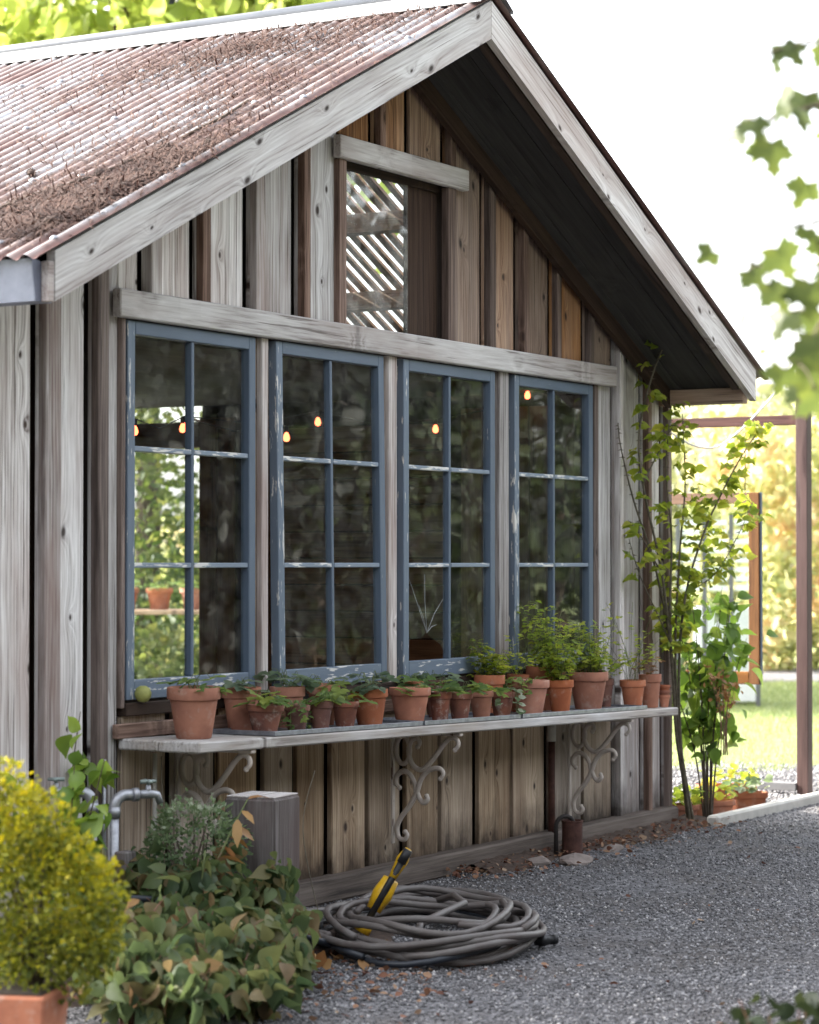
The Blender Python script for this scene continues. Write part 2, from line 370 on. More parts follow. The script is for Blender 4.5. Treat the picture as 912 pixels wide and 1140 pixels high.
# leaves: (x along the blade, y across, z normal)
OVAL = ([(0, 0, 0), (.22, .24, .05), (.58, .30, .03), (1, 0, -.10), (.58, -.30, .03), (.22, -.24, .05), (.22, 0, -.02), (.58, 0, -.03)],
        [(0, 6, 1), (1, 6, 7, 2), (2, 7, 3), (0, 5, 6), (5, 4, 7, 6), (4, 3, 7)])
LONG = ([(0, 0, 0), (.25, .15, .04), (.6, .17, 0), (1, 0, -.20), (.6, -.17, 0), (.25, -.15, .04), (.25, 0, -.01), (.6, 0, -.05)], OVAL[1])
def leaf_t(ws, bend, fold):
    n = len(ws); xs = [(i + 1) / (n + 1) for i in range(n)]; v = [(0, 0, 0)] + [(x, 0, -bend * x * x) for x in xs] + [(1, 0, -bend)]
    up = len(v); v += [(x - .03, w, -bend * x * x + fold * w) for x, w in zip(xs, ws)]; dn = len(v); v += [(x - .03, -w, -bend * x * x + fold * w) for x, w in zip(xs, ws)]
    f = [(0, 1, up), (0, dn, 1)]
    for i in range(n - 1): f += [(1 + i, 2 + i, up + i + 1, up + i), (1 + i, dn + i, dn + i + 1, 2 + i)]
    return v, f + [(n, n + 1, up + n - 1), (n, dn + n - 1, n + 1)]
BROAD = leaf_t([.20, .33, .38, .37, .31, .21, .09], .38, .42)
TINY = ([(0, 0, 0), (.5, .32, .05), (1, 0, 0), (.5, -.32, .05)], [(0, 1, 2), (0, 2, 3)])
NEEDLE = ([(0, .05, 0), (0, -.05, 0), (.5, -.05, .08), (1, 0, 0), (.5, .05, .08)], [(0, 1, 2, 4), (4, 2, 3)])
BLADE = ([(0, .06, 0), (0, -.06, 0), (.6, -.04, .05), (1, 0, .22), (.6, .04, .05)], [(0, 1, 2, 4), (4, 2, 3)])
def _merge(parts):
    v, f = [], []
    for pv, pf in parts: b = len(v); v += pv; f += [tuple(b + i for i in q) for q in pf]
    return v, f
def _xf(t, s, a, o=(0, 0, 0)):
    c, n = math.cos(a), math.sin(a); return [(o[0] + s * (x * c - y * n), o[1] + s * (x * n + y * c), o[2] + s * z) for x, y, z in t[0]], t[1]
def serr():
    o = [(0, 0, 0)]; xs = [.12, .28, .45, .62, .8]; ws = [.22, .34, .40, .34, .20]
    top = [(x, w, .06) for x, w in zip(xs, ws)]; pts = [(0, 0, 0)] + top + [(1, 0, -.06)] + [(x, -w, .06) for x, w in reversed(list(zip(xs, ws)))]
    mid = (.5, 0, -.05); v = pts + [mid]; k = len(pts); return v, [(i, (i + 1) % k, k) for i in range(k)]
ROUND = serr()
TRIFOL = _merge([_xf(ROUND, .62, 0, (.38, 0, 0)), _xf(ROUND, .58, 1.75, (.38, 0, .01)), _xf(ROUND, .58, -1.75, (.38, 0, .01))])
LOBED = _merge([_xf(OVAL, .75, 0, (.25, 0, 0)), _xf(OVAL, .62, .95, (.2, 0, 0)), _xf(OVAL, .62, -.95, (.2, 0, 0))])
def maple():
    half = [(0.0, 0.0), (-.10, .16), (-.20, .42), (.02, .40), (.06, .60), (.16, .52), (.30, .74), (.40, .50), (.52, .46), (.44, .30), (.60, .17), (.76, .26), (.80, .13), (1.0, 0)]
    pts = half + [(x, -y) for x, y in reversed(half[1:-1])]
    v = [(x, y, -.22 * (abs(y) ** 1.6) - .12 * x * x) for x, y in pts] + [(.28, 0, .03)]; k = len(pts)
    return v, [(i, (i + 1) % k, k) for i in range(k)]
MAPLE = maple()
def norm(a): return a / np.maximum(np.linalg.norm(a, axis=-1, keepdims=True), 1e-9)
def leaves(name, tmpl, pos, d, n, size, mat, parent=None, lv=None, stuff=True):
    pos = np.asarray(pos, float); N = len(pos); d = norm(np.asarray(d, float)); n = np.asarray(n, float)
    n = norm(n - d * (n * d).sum(1, keepdims=True)); y = np.cross(n, d); size = np.broadcast_to(np.asarray(size, float), (N,))[:, None, None]
    T = np.array(tmpl[0]); M = len(T)
    V = pos[:, None, :] + size * (T[None, :, 0:1] * d[:, None, :] + T[None, :, 1:2] * y[:, None, :] + T[None, :, 2:3] * n[:, None, :])
    V = V.reshape(-1, 3)
    fl = np.array([len(f) for f in tmpl[1]]); fi = np.concatenate([np.array(f) for f in tmpl[1]])
    loops = (fi[None, :] + (np.arange(N) * M)[:, None]).ravel(); tot = np.tile(fl, N); st = np.concatenate([[0], np.cumsum(tot)[:-1]])
    me = bpy.data.meshes.new(name); me.vertices.add(len(V)); me.vertices.foreach_set('co', V.astype(np.float32).ravel())
    me.loops.add(len(loops)); me.loops.foreach_set('vertex_index', loops.astype(np.int32))
    me.polygons.add(len(tot)); me.polygons.foreach_set('loop_start', st.astype(np.int32)); me.polygons.foreach_set('loop_total', tot.astype(np.int32))
    me.polygons.foreach_set('use_smooth', np.ones(len(tot), bool)); me.update(calc_edges=True)
    a = me.attributes.new('lv', 'FLOAT', 'POINT'); lv = RNG.random(N) if lv is None else lv
    a.data.foreach_set('value', np.repeat(lv, M).astype(np.float32))
    o = link(name, me, mat, parent)
    if stuff: o['kind'] = 'stuff'
    return o
def rdir(N, up=0.0):
    v = RNG.normal(size=(N, 3)); v[:, 2] += up; return norm(v)

# ------------------------------------------------------------------ the ground
def sheet(name, pts, z, mat):
    me = bpy.data.meshes.new(name); me.from_pydata([(x, y, z) for x, y in pts], [], [tuple(range(len(pts)))]); o = link(name, me, mat); o['kind'] = 'structure'; return o
sheet('ground', [(-150, -150), (250, -150), (250, 250), (-150, 250)], -.02, 'lawn_ground')
sheet('gravel_yard', [(-14, -9), (12, -9), (12, -.26), (5.0, -.26), (5.0, 9), (-14, 9)], 0, 'gravel')
sheet('gravel_strip', [(5.0, -.26), (30, -.26), (30, .2), (9.2, .74), (8.4, 1.42), (7.6, 9), (5.0, 9)], 0, 'gravel_light')
sheet('lawn', [(9.2, .74), (30, .2), (40, 14), (14, 14), (7.6, 9), (8.4, 1.42)], .004, 'lawn_ground')
sheet('garden_path', [(19.0, 7.5), (22.8, 3.2), (26.5, 4.6), (22.0, 10.0)], .012, 'gravel_light')
# soil along the wall foot
def heap(name, x0, x1, yf, h, mat):
    m = MB(); nx, ny = 60, 8; vs = []
    for i in range(nx + 1):
        for j in range(ny + 1):
            x = x0 + (x1 - x0) * i / nx; w = yf * (.75 + .35 * math.sin(x * 3.1) * math.cos(x * 1.7)); y = -.02 - w * j / ny
            vs.append((x, y, -.004 + h * (1 - (j / ny) ** 1.5) + (.018 * random.random() if 0 < j < ny else -.004)))
    fs = [(i * (ny + 1) + j, (i + 1) * (ny + 1) + j, (i + 1) * (ny + 1) + j + 1, i * (ny + 1) + j + 1) for i in range(nx) for j in range(ny)]
    m.add(vs, fs, None, True); o = m.build(name, mat); o['kind'] = 'structure'; return o
heap('soil_bank', 2.6, 5.2, .30, .045, 'dirt')
heap('soil_bed', -2.5, .9, .95, .05, 'dirt')
# gravel stones: camera-side yard, thinner with distance
OCT = ([(1, 0, 0), (0, 1, 0), (-1, 0, 0), (0, -1, 0), (.1, .1, .75), (-.1, 0, -.6)], [(0, 1, 4), (1, 2, 4), (2, 3, 4), (3, 0, 4), (1, 0, 5), (2, 1, 5), (3, 2, 5), (0, 3, 5)])
def stones(name, n, x0, x1, y0, y1, smin, smax, mat, bias=None):
    p = np.c_[RNG.uniform(x0, x1, n), RNG.uniform(y0, y1, n), np.zeros(n)]
    if bias is not None: p = p[bias(p)]
    p[:, 2] = .003; k = len(p)
    return leaves(name, OCT, p, rdir(k), rdir(k, 2.0), np.clip(RNG.lognormal(math.log((smin + smax) / 2), .35, k), smin, smax * 1.4), mat)
o = stones('gravel_stones', 150000, -2.6, 7.5, -4.2, -.03, .003, .0075, 'gravel_stone', lambda p: (p[:, 1] > -4.2 + .0 * p[:, 0]) & (RNG.random(len(p)) < np.clip(1.15 - .07 * (p[:, 0] + 2.6), .4, 1) * np.clip(.75 + .5 * np.sin(p[:, 0] * 2.3 + 1.5 * np.sin(p[:, 1] * 1.9)) * np.cos(p[:, 1] * 2.7 + p[:, 0]), .3, 1)))
tag(o, 'grey crushed gravel stones covering the yard', 'gravel')
o = stones('pale_gravel_stones', 14000, 5.2, 9.2, -.15, 1.6, .006, .012, 'gravel_stone'); tag(o, 'pale sunlit gravel stones between the kerb and the lawn', 'gravel')
# lawn blades in the part one sees
N = 70000
p = np.c_[RNG.uniform(8.3, 24, N), RNG.uniform(.3, 9.5, N), np.full(N, .003)]
ok = (p[:, 1] > .74 - .54 * (p[:, 0] - 9.2) / 20.8) & (p[:, 0] > 8.45) & (p[:, 1] < -1.2 + .42 * p[:, 0] + 2) & (p[:, 1] > -1.2 + .33 * (p[:, 0] - 9) - 1)
ok &= ~((p[:, 0] + p[:, 1] * .9 > 25.6))
p = p[ok]; k = len(p)
o = leaves('lawn_grass', BLADE, p, rdir(k, 2.2), rdir(k), RNG.uniform(.03, .07, k), 'grass'); tag(o, 'short bright green lawn grass beyond the gravel', 'grass')

# ------------------------------------------------------------------ the shed
XC, ZR, SL = 1.915, 3.93, .4725
X0, X1, YB = -1.22, 5.03, 6.2
zr = lambda x: ZR - SL * abs(x - XC)
shed = empty('wooden_shed', (1.9, 0, 0)); tag(shed, 'weathered board and batten garden shed with rusty corrugated roof and blue windows', 'shed')
shed.location = (0, 0, 0)
zs = lambda x: zr(x) - .125                       # underside of the soffit
H0, H1 = 2.385, 2.492                             # header board over the windows
WB, WT = .93, 2.38                                # window bottom and top
def vboard(x0, x1, z0, z1, mat, y=0.0, t=.022, name='wall_board', slope=False):
    jit = random.uniform(-.002, .002); z1m = max(zs(x0), zs(x1)) if slope else z1
    m = MB(); m.box(((x0 + x1) / 2, y + jit + t / 2, (z0 + z1m) / 2), (x1 - x0, t, z1m - z0), grain=2, ch=.0035, top=(lambda x: zs(x) + .012) if slope else None)
    return m.build(name, mat, shed)
def vbatten(x, z0, z1, mat='wood_batten', w=.062, t=.038, slope=False):
    return vboard(x, x + w, z0, z1, mat, y=-t + .004, t=t, name='batten', slope=slope)
# dark sheathing behind the boards
def sheath(x0, x1, z0, z1=None):
    m = MB(); z1m = z1 if z1 else max(zs(x0), zs(x1), zs(min(max(XC, x0), x1)))
    m.box(((x0 + x1) / 2, .10, (z0 + z1m) / 2), (x1 - x0, .02, z1m - z0), ch=.001, top=None if z1 else (lambda x: zr(x) - .035))
    return m.build('sheathing', 'wood_dark', shed)
for a in ((X0, 0.0, .05, None), (0.0, 1.575, WT - .05, None), (1.575, XC, 3.24, None), (XC, 2.48, 3.24, None), (2.48, 4.03, WT - .05, None), (4.03, X1, .05, None), (0.0, 4.03, .05, WB)): sheath(*a)
# left wing, full height
G = .050
for x0, x1 in ((X0, -.94), (-.92 + G, -.55), (-.55 + G, -.238), (-.238 + G, -.03)):
    vboard(x0, x1, .06, 0, 'wood_grey', slope=True)
for x in (-.93 + G, -.55 + G, -.238 + G): vbatten(x, .05, 0, mat='wood_grey_narrow' if x < -.3 else 'wood_batten', w=.09 if x < -.3 else .065, slope=True)
# gable above the header
cuts = [-.03, .093, .436, .815, 1.177, 1.535]
for i in range(len(cuts) - 1):
    a = cuts[i] + (G if i else .004); b = cuts[i + 1]
    vboard(a, b, H0 + .03, 0, 'wood_grey', slope=True)
    if i: vbatten(cuts[i] + G, H1 - .02, 0, mat=['wood_grey_narrow', 'wood_batten', 'wood_grey_narrow', 'wood_batten'][(i + 1) % 4], w=[.05, .07, .055, .062][i % 4], slope=True)
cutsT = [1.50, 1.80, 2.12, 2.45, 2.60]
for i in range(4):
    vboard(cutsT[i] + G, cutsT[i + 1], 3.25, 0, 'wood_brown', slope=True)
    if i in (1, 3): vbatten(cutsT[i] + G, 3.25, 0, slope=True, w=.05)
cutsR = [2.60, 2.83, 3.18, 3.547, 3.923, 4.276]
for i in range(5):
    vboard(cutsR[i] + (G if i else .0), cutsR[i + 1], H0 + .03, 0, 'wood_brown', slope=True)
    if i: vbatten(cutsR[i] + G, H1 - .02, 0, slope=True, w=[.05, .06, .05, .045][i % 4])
# right of the windows, full height
for x0, x1 in ((4.09, 4.276), (4.276 + G, 4.634), (4.634 + G, 4.90), (4.90 + G, X1)):
    vboard(x0, x1, .07 if x0 > 4.2 else .72, 0, 'wood_grey', slope=True)
for x in (4.276 + G, 4.634 + G, 4.90 + G): vbatten(x, .07, 0, slope=True, w=.045, mat='wood_grey_narrow' if x < 4.5 else 'wood_batten')
# below the shelf: wide boards with open joints
cutsB = [-.05, .28, .60, .92, 1.18, 1.44, 1.765, 2.08, 2.414, 2.76, 3.123, 3.50, 3.902, 4.276]
for i in range(len(cutsB) - 1):
    vboard(cutsB[i] + .050, cutsB[i + 1], .10 + random.uniform(-.012, .012), WB - .06, 'wood_shelter', y=-.008 if i % 2 else 0, t=.026)
board('corner_post', (X1 - .035, .075, 1.22), (.062, .10, 2.36), 'wood_batten', shed, grain=2)
# base sleeper
board('base_beam', (2.4, -.025, .055), (5.2, .09, .11), 'wood_sleeper', shed, grain=0, ch=.012)
# header, sill, trims
board('header_board', (2.085, -.032, (H0 + H1) / 2), (4.33, .042, H1 - H0), 'wood_pale', shed, grain=0, ch=.005)
board('window_sill', (2.05, -.008, .895), (4.12, .05, .05), 'wood_dark', shed, grain=0, ch=.004)
board('shelf_ledger', (2.08, -.022, .815), (4.3, .03, .055), 'wood_batten', shed, grain=0, ch=.004)
for a, b in ((-.03, -.006), (.886, 1.014), (1.912, 2.062), (2.958, 3.138), (4.032, 4.088)):
    if b - a < .06: vboard(a, b, WB - .03, H0, 'wood_batten', y=-.022, t=.06, name='window_trim')
    else:
        vboard(a, b, WB - .03, H0, 'wood_shelter', y=.015, name='window_trim')
        vboard(a + .045, b - .035, WB - .03, H0, 'wood_grey_narrow', y=-.016, t=.03, name='window_trim')
vboard(4.045, 4.09, .72, H0, 'wood_grey_narrow', y=-.02, t=.03, name='window_trim')

# windows
WX = [0.004, 1.028, 2.076, 3.150]; WW = .872
pane_rows = 3
def window(x, ajar=0.0, broken=False):
    w = empty('window', (x, -.002, WT)); w.parent = shed; w.rotation_euler = (-ajar, 0, 0)
    Ht = WT - WB; st = .048; rl = .052; rb = .076; dpt = .042; mun = .020
    def B(nm, cx, cz, sx, sz, g, mat='paint_blue', yy=0, d=dpt): return board(nm, (cx, yy, cz), (sx, d, sz), mat, w, grain=g, ch=.003)
    B('stile', st / 2, -Ht / 2, st, Ht, 2, 'paint_blue_worn'); B('stile', WW - st / 2, -Ht / 2, st, Ht, 2)
    B('rail', WW / 2, -rl / 2, WW - 2 * st - .001, rl, 0); B('rail', WW / 2, -Ht + rb / 2, WW - 2 * st - .001, rb, 0, 'paint_blue_worn')
    ph = (Ht - rl - rb - 2 * mun) / 3; pw = (WW - 2 * st - mun) / 2
    B('muntin', WW / 2, -(rl + Ht - rb) / 2, mun, Ht - rl - rb - .001, 2, yy=.002, d=.034)
    for r in (1, 2):
        z = -(rl + r * ph + (r - .5) * mun)
        for s in (0, 1): B('muntin', st + pw / 2 + s * (pw + mun), z, pw - .001, mun, 0, 'paint_blue_toplit', yy=.001, d=.036)
    for r in range(3):
        for s in (0, 1):
            cx = st + pw / 2 + s * (pw + mun); cz = -(rl + ph / 2 + r * (ph + mun))
            if broken and r == 2 and s == 0:
                m = MB(); a, b = pw / 2, ph / 2
                pts = [(-a, b), (a, b), (a, -b + .02), (a * .75, -b + .07), (a * .3, -b + .10), (a * .05, -b + .125), (-a * .2, -b + .10), (-a * .7, -b + .10), (-a, -b + .085)]
                k = len(pts); vs = [(cx + u, .004, cz + v) for u, v in pts] + [(cx + u, .007, cz + v) for u, v in pts]
                m.add(vs, [tuple(range(k)), tuple(range(2 * k - 1, k - 1, -1))] + [(i, (i + 1) % k, (i + 1) % k + k, i + k) for i in range(k)])
                m.build('broken_pane', 'glass_pane', w)
                for tx, tz in ((-a * .8, b * .75), (-a * .35, b * .2), (-.01, b * .85), (a * .85, b * .30), (a * .55, -b * .25)):
                    m = MB(); q0 = Vector((cx + a * .05, .001, cz - b + .125)); q1 = Vector((cx + tx, .001, cz + tz)); mid = (q0 + q1) / 2 + Vector((.010 * random.uniform(-1, 1), 0, .01))
                    m.tube([q0, mid, q1], [.0016, .0011, .0005], 4); m.build('crack', 'cable', w)
            else:
                board('pane', (cx, .006 + random.uniform(-.001, .001), cz), (pw + .012, .003, ph + .012), 'glass_pane', w, ch=.0005, rot=Matrix.Rotation(random.uniform(-.006, .006), 3, 'Z') @ Matrix.Rotation(random.uniform(-.006, .006), 3, 'X'))
    return w
window(WX[0]); window(WX[1], ajar=R(.75)); window(WX[2], broken=True); window(WX[3])
# loft window
board('loft_header', (2.06, -.034, 3.262), (1.15, .04, .098), 'wood_pale', shed, grain=0, ch=.004)
vboard(1.515, 1.575, H1, 3.213, 'wood_batten', y=-.03, t=.04, name='loft_trim')
vboard(2.475, 2.555, H1, 3.213, 'wood_batten', y=-.03, t=.04, name='loft_trim')
lw = empty('loft_window', (1.58, .03, 2.49)); lw.parent = shed
board('pane', (.305, 0, .36), (.63, .003, .74), 'glass_dusty', lw, ch=.0005)
board('top_rail', (.44, .0, .715), (.90, .03, .035), 'wood_dark', lw, grain=0)
board('shutter_board', (.76, .015, .36), (.28, .02, .74), 'wood_dark', lw, grain=2)
board('stile', (.008, .0, .36), (.014, .03, .72), 'wood_dark', lw, grain=2)

# bargeboards, fly rafters, soffit
OV = .564
def slopeboard(name, side, y0, y1, ztop, depth, mat, over=0.0, cut=True):
    xe = X0 + .105 if side < 0 else X1 - .11; xe += side * over
    m = MB(); n = 10; vs = []; gs = []; o = random.random() * 20
    for i in range(n + 1):
        x = XC + (xe - XC) * i / n + (side * .0015 if i == 0 else 0); L = (x - XC) / math.cos(math.atan(SL)); zt = zr(x) - ztop
        for y in (y0, y1):
            for q in (0, 1): vs.append((x, y, zt - depth * q)); gs.append((L + o, -depth * q + o, y))
    fs = []
    for i in range(n):
        a = 4 * i; b = a + 4; fs += [(a, b, b + 1, a + 1), (a + 2, a + 3, b + 3, b + 2), (a, a + 2, b + 2, b), (a + 1, b + 1, b + 3, a + 3)]
    fs += [(0, 1, 3, 2), (4 * n, 4 * n + 2, 4 * n + 3, 4 * n + 1)]
    m.add(vs, fs, gs); return m.build(name, mat, shed)
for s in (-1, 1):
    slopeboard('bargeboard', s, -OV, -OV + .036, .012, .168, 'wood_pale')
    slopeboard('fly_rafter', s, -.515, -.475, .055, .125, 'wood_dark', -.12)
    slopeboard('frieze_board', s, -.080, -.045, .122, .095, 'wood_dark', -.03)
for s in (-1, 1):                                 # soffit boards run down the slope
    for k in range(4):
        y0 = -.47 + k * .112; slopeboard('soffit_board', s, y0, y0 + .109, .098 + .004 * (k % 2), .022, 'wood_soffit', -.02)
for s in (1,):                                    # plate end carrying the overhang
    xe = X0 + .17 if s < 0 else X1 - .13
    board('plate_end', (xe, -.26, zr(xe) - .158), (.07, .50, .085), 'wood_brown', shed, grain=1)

# roof: corrugated iron
def corrugated(name, side, y0, y1, x_from, x_to, lift=.012):
    P = .076; spc = 8; ny = int((y1 - y0) / P * spc); ys = np.linspace(y0, y1, ny + 1)
    ph = 2 * np.pi * ys / P; hgt = .0095 * np.cos(ph)
    nx = 6; vs = []; gs = []
    for i in range(nx + 1):
        x = x_from + (x_to - x_from) * i / nx; z = zr(x) + lift
        for j in range(ny + 1): vs.append((x - side * 0 + (-.43 if side < 0 else .43) * hgt[j], ys[j], z + .9 * hgt[j])); gs.append((x, ys[j], .5 - .5 * math.cos(ph[j])))
    fs = [(i * (ny + 1) + j, (i + 1) * (ny + 1) + j, (i + 1) * (ny + 1) + j + 1, i * (ny + 1) + j + 1) for i in range(nx) for j in range(ny)]
    m = MB(); m.add(vs, fs, gs, True); return m.build(name, 'roof_metal', shed)
corrugated('roof_sheet', -1, -OV - .025, YB + .3, XC - .01, X0 - .015)
corrugated('roof_sheet', 1, -OV - .025, .30, XC + .01, X1 + .02)
corrugated('roof_sheet', 1, 2.3, YB + .3, XC + .01, X1 + .02)
m = MB(); m.lathe([(.001, .006), (.006, .006), (.008, .003), (.013, .002), (.014, -.002)], 8); sc0 = m.build('roof_screw', 'galvanised', shed)
first = True
for x in (-1.08, -.35, .45, 1.25):
    for k in range(0, 46, 3):
        o = sc0 if first else sc0.copy()
        if not first: col.objects.link(o)
        first = False; y = (round((-OV + .03) / .076) + k) * .076; o.location = (x - .0041, y, zr(x) + .0205); o.rotation_euler = (0, -math.atan(SL), 0)
# lath rooflight in the far slope: boards with light between them
for k in range(26):
    y = .34 + k * .076 + random.uniform(-.007, .007); lwid = random.uniform(.030, .046); m = MB()
    a, b = 2.1, 5.0; vs = []
    for x in (a, b):
        for yy in (y, y + lwid):
            for q in (0, .02): vs.append((x, yy, zr(x) - q))
    m.add(vs, [(0, 1, 3, 2), (4, 6, 7, 5), (0, 4, 5, 1), (2, 3, 7, 6), (0, 2, 6, 4), (1, 5, 7, 3)]); m.build('roof_lath', 'wood_interior', shed)
for x in (2.12, 2.62, 3.28, 3.95, 4.75): board('purlin', (x, YB / 2 - .1, zr(x) - .085), (.10, YB - .3, .10), 'wood_interior', shed, grain=1)
m = MB()
for s in (-1, 1): m.add([(XC, -OV - .03, ZR + .055), (XC, YB + .3, ZR + .055), (XC + s * .15, YB + .3, ZR - .035), (XC + s * .15, -OV - .03, ZR - .035), (XC + s * .15, -OV - .03, ZR - .047), (XC + s * .15, YB + .3, ZR - .047)], [(0, 1, 2, 3), (3, 2, 5, 4)])
m.tube([(XC, -OV - .03, ZR + .05), (XC, YB + .3, ZR + .05)], .03, 10); m.build('ridge_cap', 'ridge_metal', shed)
# gutter along the near eave
m = MB(); ge = X0 + .13; y0, y1 = -OV + .040, YB + .2; zt = zr(X0) + .012
prof = [(ge, zt - .02), (ge, zt - .145), (ge - .085, zt - .145), (ge - .105, zt - .004), (ge - .098, zt - .004), (ge - .08, zt - .138), (ge - .006, zt - .138), (ge - .006, zt - .02)]
k = len(prof); vs = [(x, y0, z) for x, z in prof] + [(x, y1, z) for x, z in prof]
m.add(vs, [(i, (i + 1) % k, (i + 1) % k + k, i + k) for i in range(k)]); m.build('gutter', 'gutter_metal', shed)
m = MB(); m.add([(ge, y0 - .004, zt - .02), (ge, y0 - .004, zt - .145), (ge - .085, y0 - .004, zt - .145), (ge - .105, y0 - .004, zt - .004)] + [(ge, y0 - .001, zt - .02), (ge, y0 - .001, zt - .145), (ge - .085, y0 - .001, zt - .145), (ge - .105, y0 - .001, zt - .004)], [(0, 1, 2, 3), (7, 6, 5, 4), (0, 4, 5, 1), (1, 5, 6, 2), (2, 6, 7, 3), (3, 7, 4, 0)]); m.build('gutter_end', 'gutter_metal', shed)
board('rafter_end', (X0 + .088, -OV + .019, zt - .078), (.03, .034, .135), 'wood_pale', shed, grain=0)

# side walls, back wall, loft floor, room
board('side_wall', (X0 + .03, YB / 2 + .1, 1.2), (.05, YB - .3, 2.36), 'wood_grey', shed, grain=2)
board('back_wall', ((X0 + X1) / 2, YB, 1.2), (X1 - X0 - .12, .05, 2.36), 'wood_interior', shed, grain=0)
m = MB(); m.add([(X0 + .05, YB - .02, 2.37), (X1 - .05, YB - .02, 2.37), (XC, YB - .02, ZR - .1), (X0 + .05, YB + .02, 2.37), (X1 - .05, YB + .02, 2.37), (XC, YB + .02, ZR - .1)], [(0, 1, 2), (3, 5, 4), (0, 3, 4, 1), (1, 4, 5, 2), (2, 5, 3, 0)]); m.build('back_gable', 'wood_interior', shed)
board('loft_floor', ((X0 + X1) / 2, YB / 2 + .05, 2.44), (X1 - X0 - .14, YB - .2, .03), 'wood_dark', shed, grain=0)
board('room_floor', ((X0 + X1) / 2, YB / 2 + .05, .03), (X1 - X0 - .14, YB - .2, .04), 'wood_interior', shed, grain=0)
# far side wall with a doorway
board('side_wall', (X1 - .03, 1.60, 1.235), (.04, 3.08, 2.43), 'wood_dark', shed, grain=2)
board('side_wall', (X1 - .03, 5.45, 1.235), (.04, 1.40, 2.43), 'wood_dark', shed, grain=2)
board('door_header', (X1 - .035, 3.95, 2.25), (.06, 1.65, .16), 'wood_honey', shed, grain=1)
for k in range(14): board('interior_plank', (X1 - .075, 1.98, .14 + k * .158), (.022, 1.20, .150), 'wood_interior', shed, grain=1)
for k in range(4): board('interior_board', (X1 - .075, 2.665 + k * .135, 1.2), (.022 + .008 * (k % 2), .127, 2.3), 'wood_interior' if k != 1 else 'wood_dark', shed, grain=2)
for k in range(8): board('interior_board', (X1 - .075, .16 + k * .15, 1.2), (.022 + .006 * (k % 2), .142, 2.3), 'wood_interior' if k % 3 else 'wood_dark', shed, grain=2)

# bulbs on a string inside
sb = empty('string_lights', (3.0, 1.2, 2.2)); tag(sb, 'string of glowing orange bulbs hanging inside the shed windows', 'string lights'); sb.location = (0, 0, 0)
bl = [(1.687, 1.2, 2.066), (2.43, 1.46, 2.12), (2.57, 1.55, 2.135), (2.515, .9, 2.065), (3.428, 1.3, 2.197), (4.155, 1.0, 2.185), (4.80, .77, 2.40)]
pts = []
for i, p in enumerate(sorted(bl)):
    m = MB(); m.lathe([(.001, -.021), (.012, -.017), (.017, -.004), (.014, .010), (.009, .022), (.001, .03)], 12, p); b = m.build('bulb', 'bulb_glow', sb)
    m = MB(); m.lathe([(.001, .026), (.011, .026), (.012, .055), (.001, .058)], 10, p); m.build('socket', 'rubber', b)
    q = Vector(p) + Vector((0, 0, .057))
    if pts: pts.append((pts[-1] + q) / 2 - Vector((0, 0, .05)))
    pts.append(q)
m = MB(); m.tube(pts, .003, 5); m.build('cord', 'rubber', sb)

# ------------------------------------------------------------------ litter on the roof
def onroof(x, y, h=.012): return (x, y, zr(x) + h)
patches = [(-.78, -.36, .10, .07, 700), (-.55, -.40, .12, .06, 600), (-.95, -.30, .07, .09, 350), (-.30, -.30, .12, .08, 400), (1.42, .45, .12, .15, 400), (-.62, -.12, .12, .06, 400),(-.71, -.23, .22, .16, 700), (-.65, -.38, .20, .09, 600), (-.41, -.36, .20, .12, 500), (-.24, -.46, .22, .06, 450), (-.02, -.25, .25, .18, 300), (-.90, -.40, .10, .08, 250), (-.72, -.05, .2, .2, 400), (-.2, .2, .3, .3, 260),
           (1.38, .6, .25, .35, 900), (1.46, .3, .22, .3, 700), (1.5, 0, .22, .25, 450), (.9, -.1, .4, .3, 600), (1.09, .75, .3, .4, 450), (.45, -.2, .5, .3, 600), (.3, .5, .6, .5, 350), (1.7, -.3, .15, .2, 200), (-.3, 1.2, .5, .8, 160), (.9, 1.6, .5, .7, 160)]
P_, S_ = [], []
for x, y, sx, sy, n in patches:
    n *= 4; q = np.c_[RNG.normal(x, sx * .85, n), RNG.normal(y, sy * .8, n)]; P_.append(q); q = np.c_[RNG.uniform(X0, XC, n // 16), RNG.uniform(-OV, 3.2, n // 16)]; P_.append(q)
q = np.concatenate(P_); q = q[(q[:, 0] > X0 + .02) & (q[:, 0] < XC - .17) & (q[:, 1] > -OV - .02)]
ph = np.cos(2 * np.pi * q[:, 1] / .076)
keep = (RNG.random(len(q)) < np.clip(.75 - .45 * ph, 0, 1)); q = q[keep]; ph = ph[keep]
pos = np.c_[q, ZR - SL * np.abs(q[:, 0] - XC) + .012 + .009 * ph + np.abs(RNG.normal(0, .014, len(q)))]; k = len(pos)
d = RNG.normal(size=(k, 3)); d[:, 2] = d[:, 0] * SL + RNG.normal(0, .25, k)
o = leaves('needle_litter', NEEDLE, pos, d, np.tile([-.43, 0, .9], (k, 1)), RNG.uniform(.025, .06, k), 'needles'); tag(o, 'reddish brown fallen needles lying in the roof corrugations', 'needles')
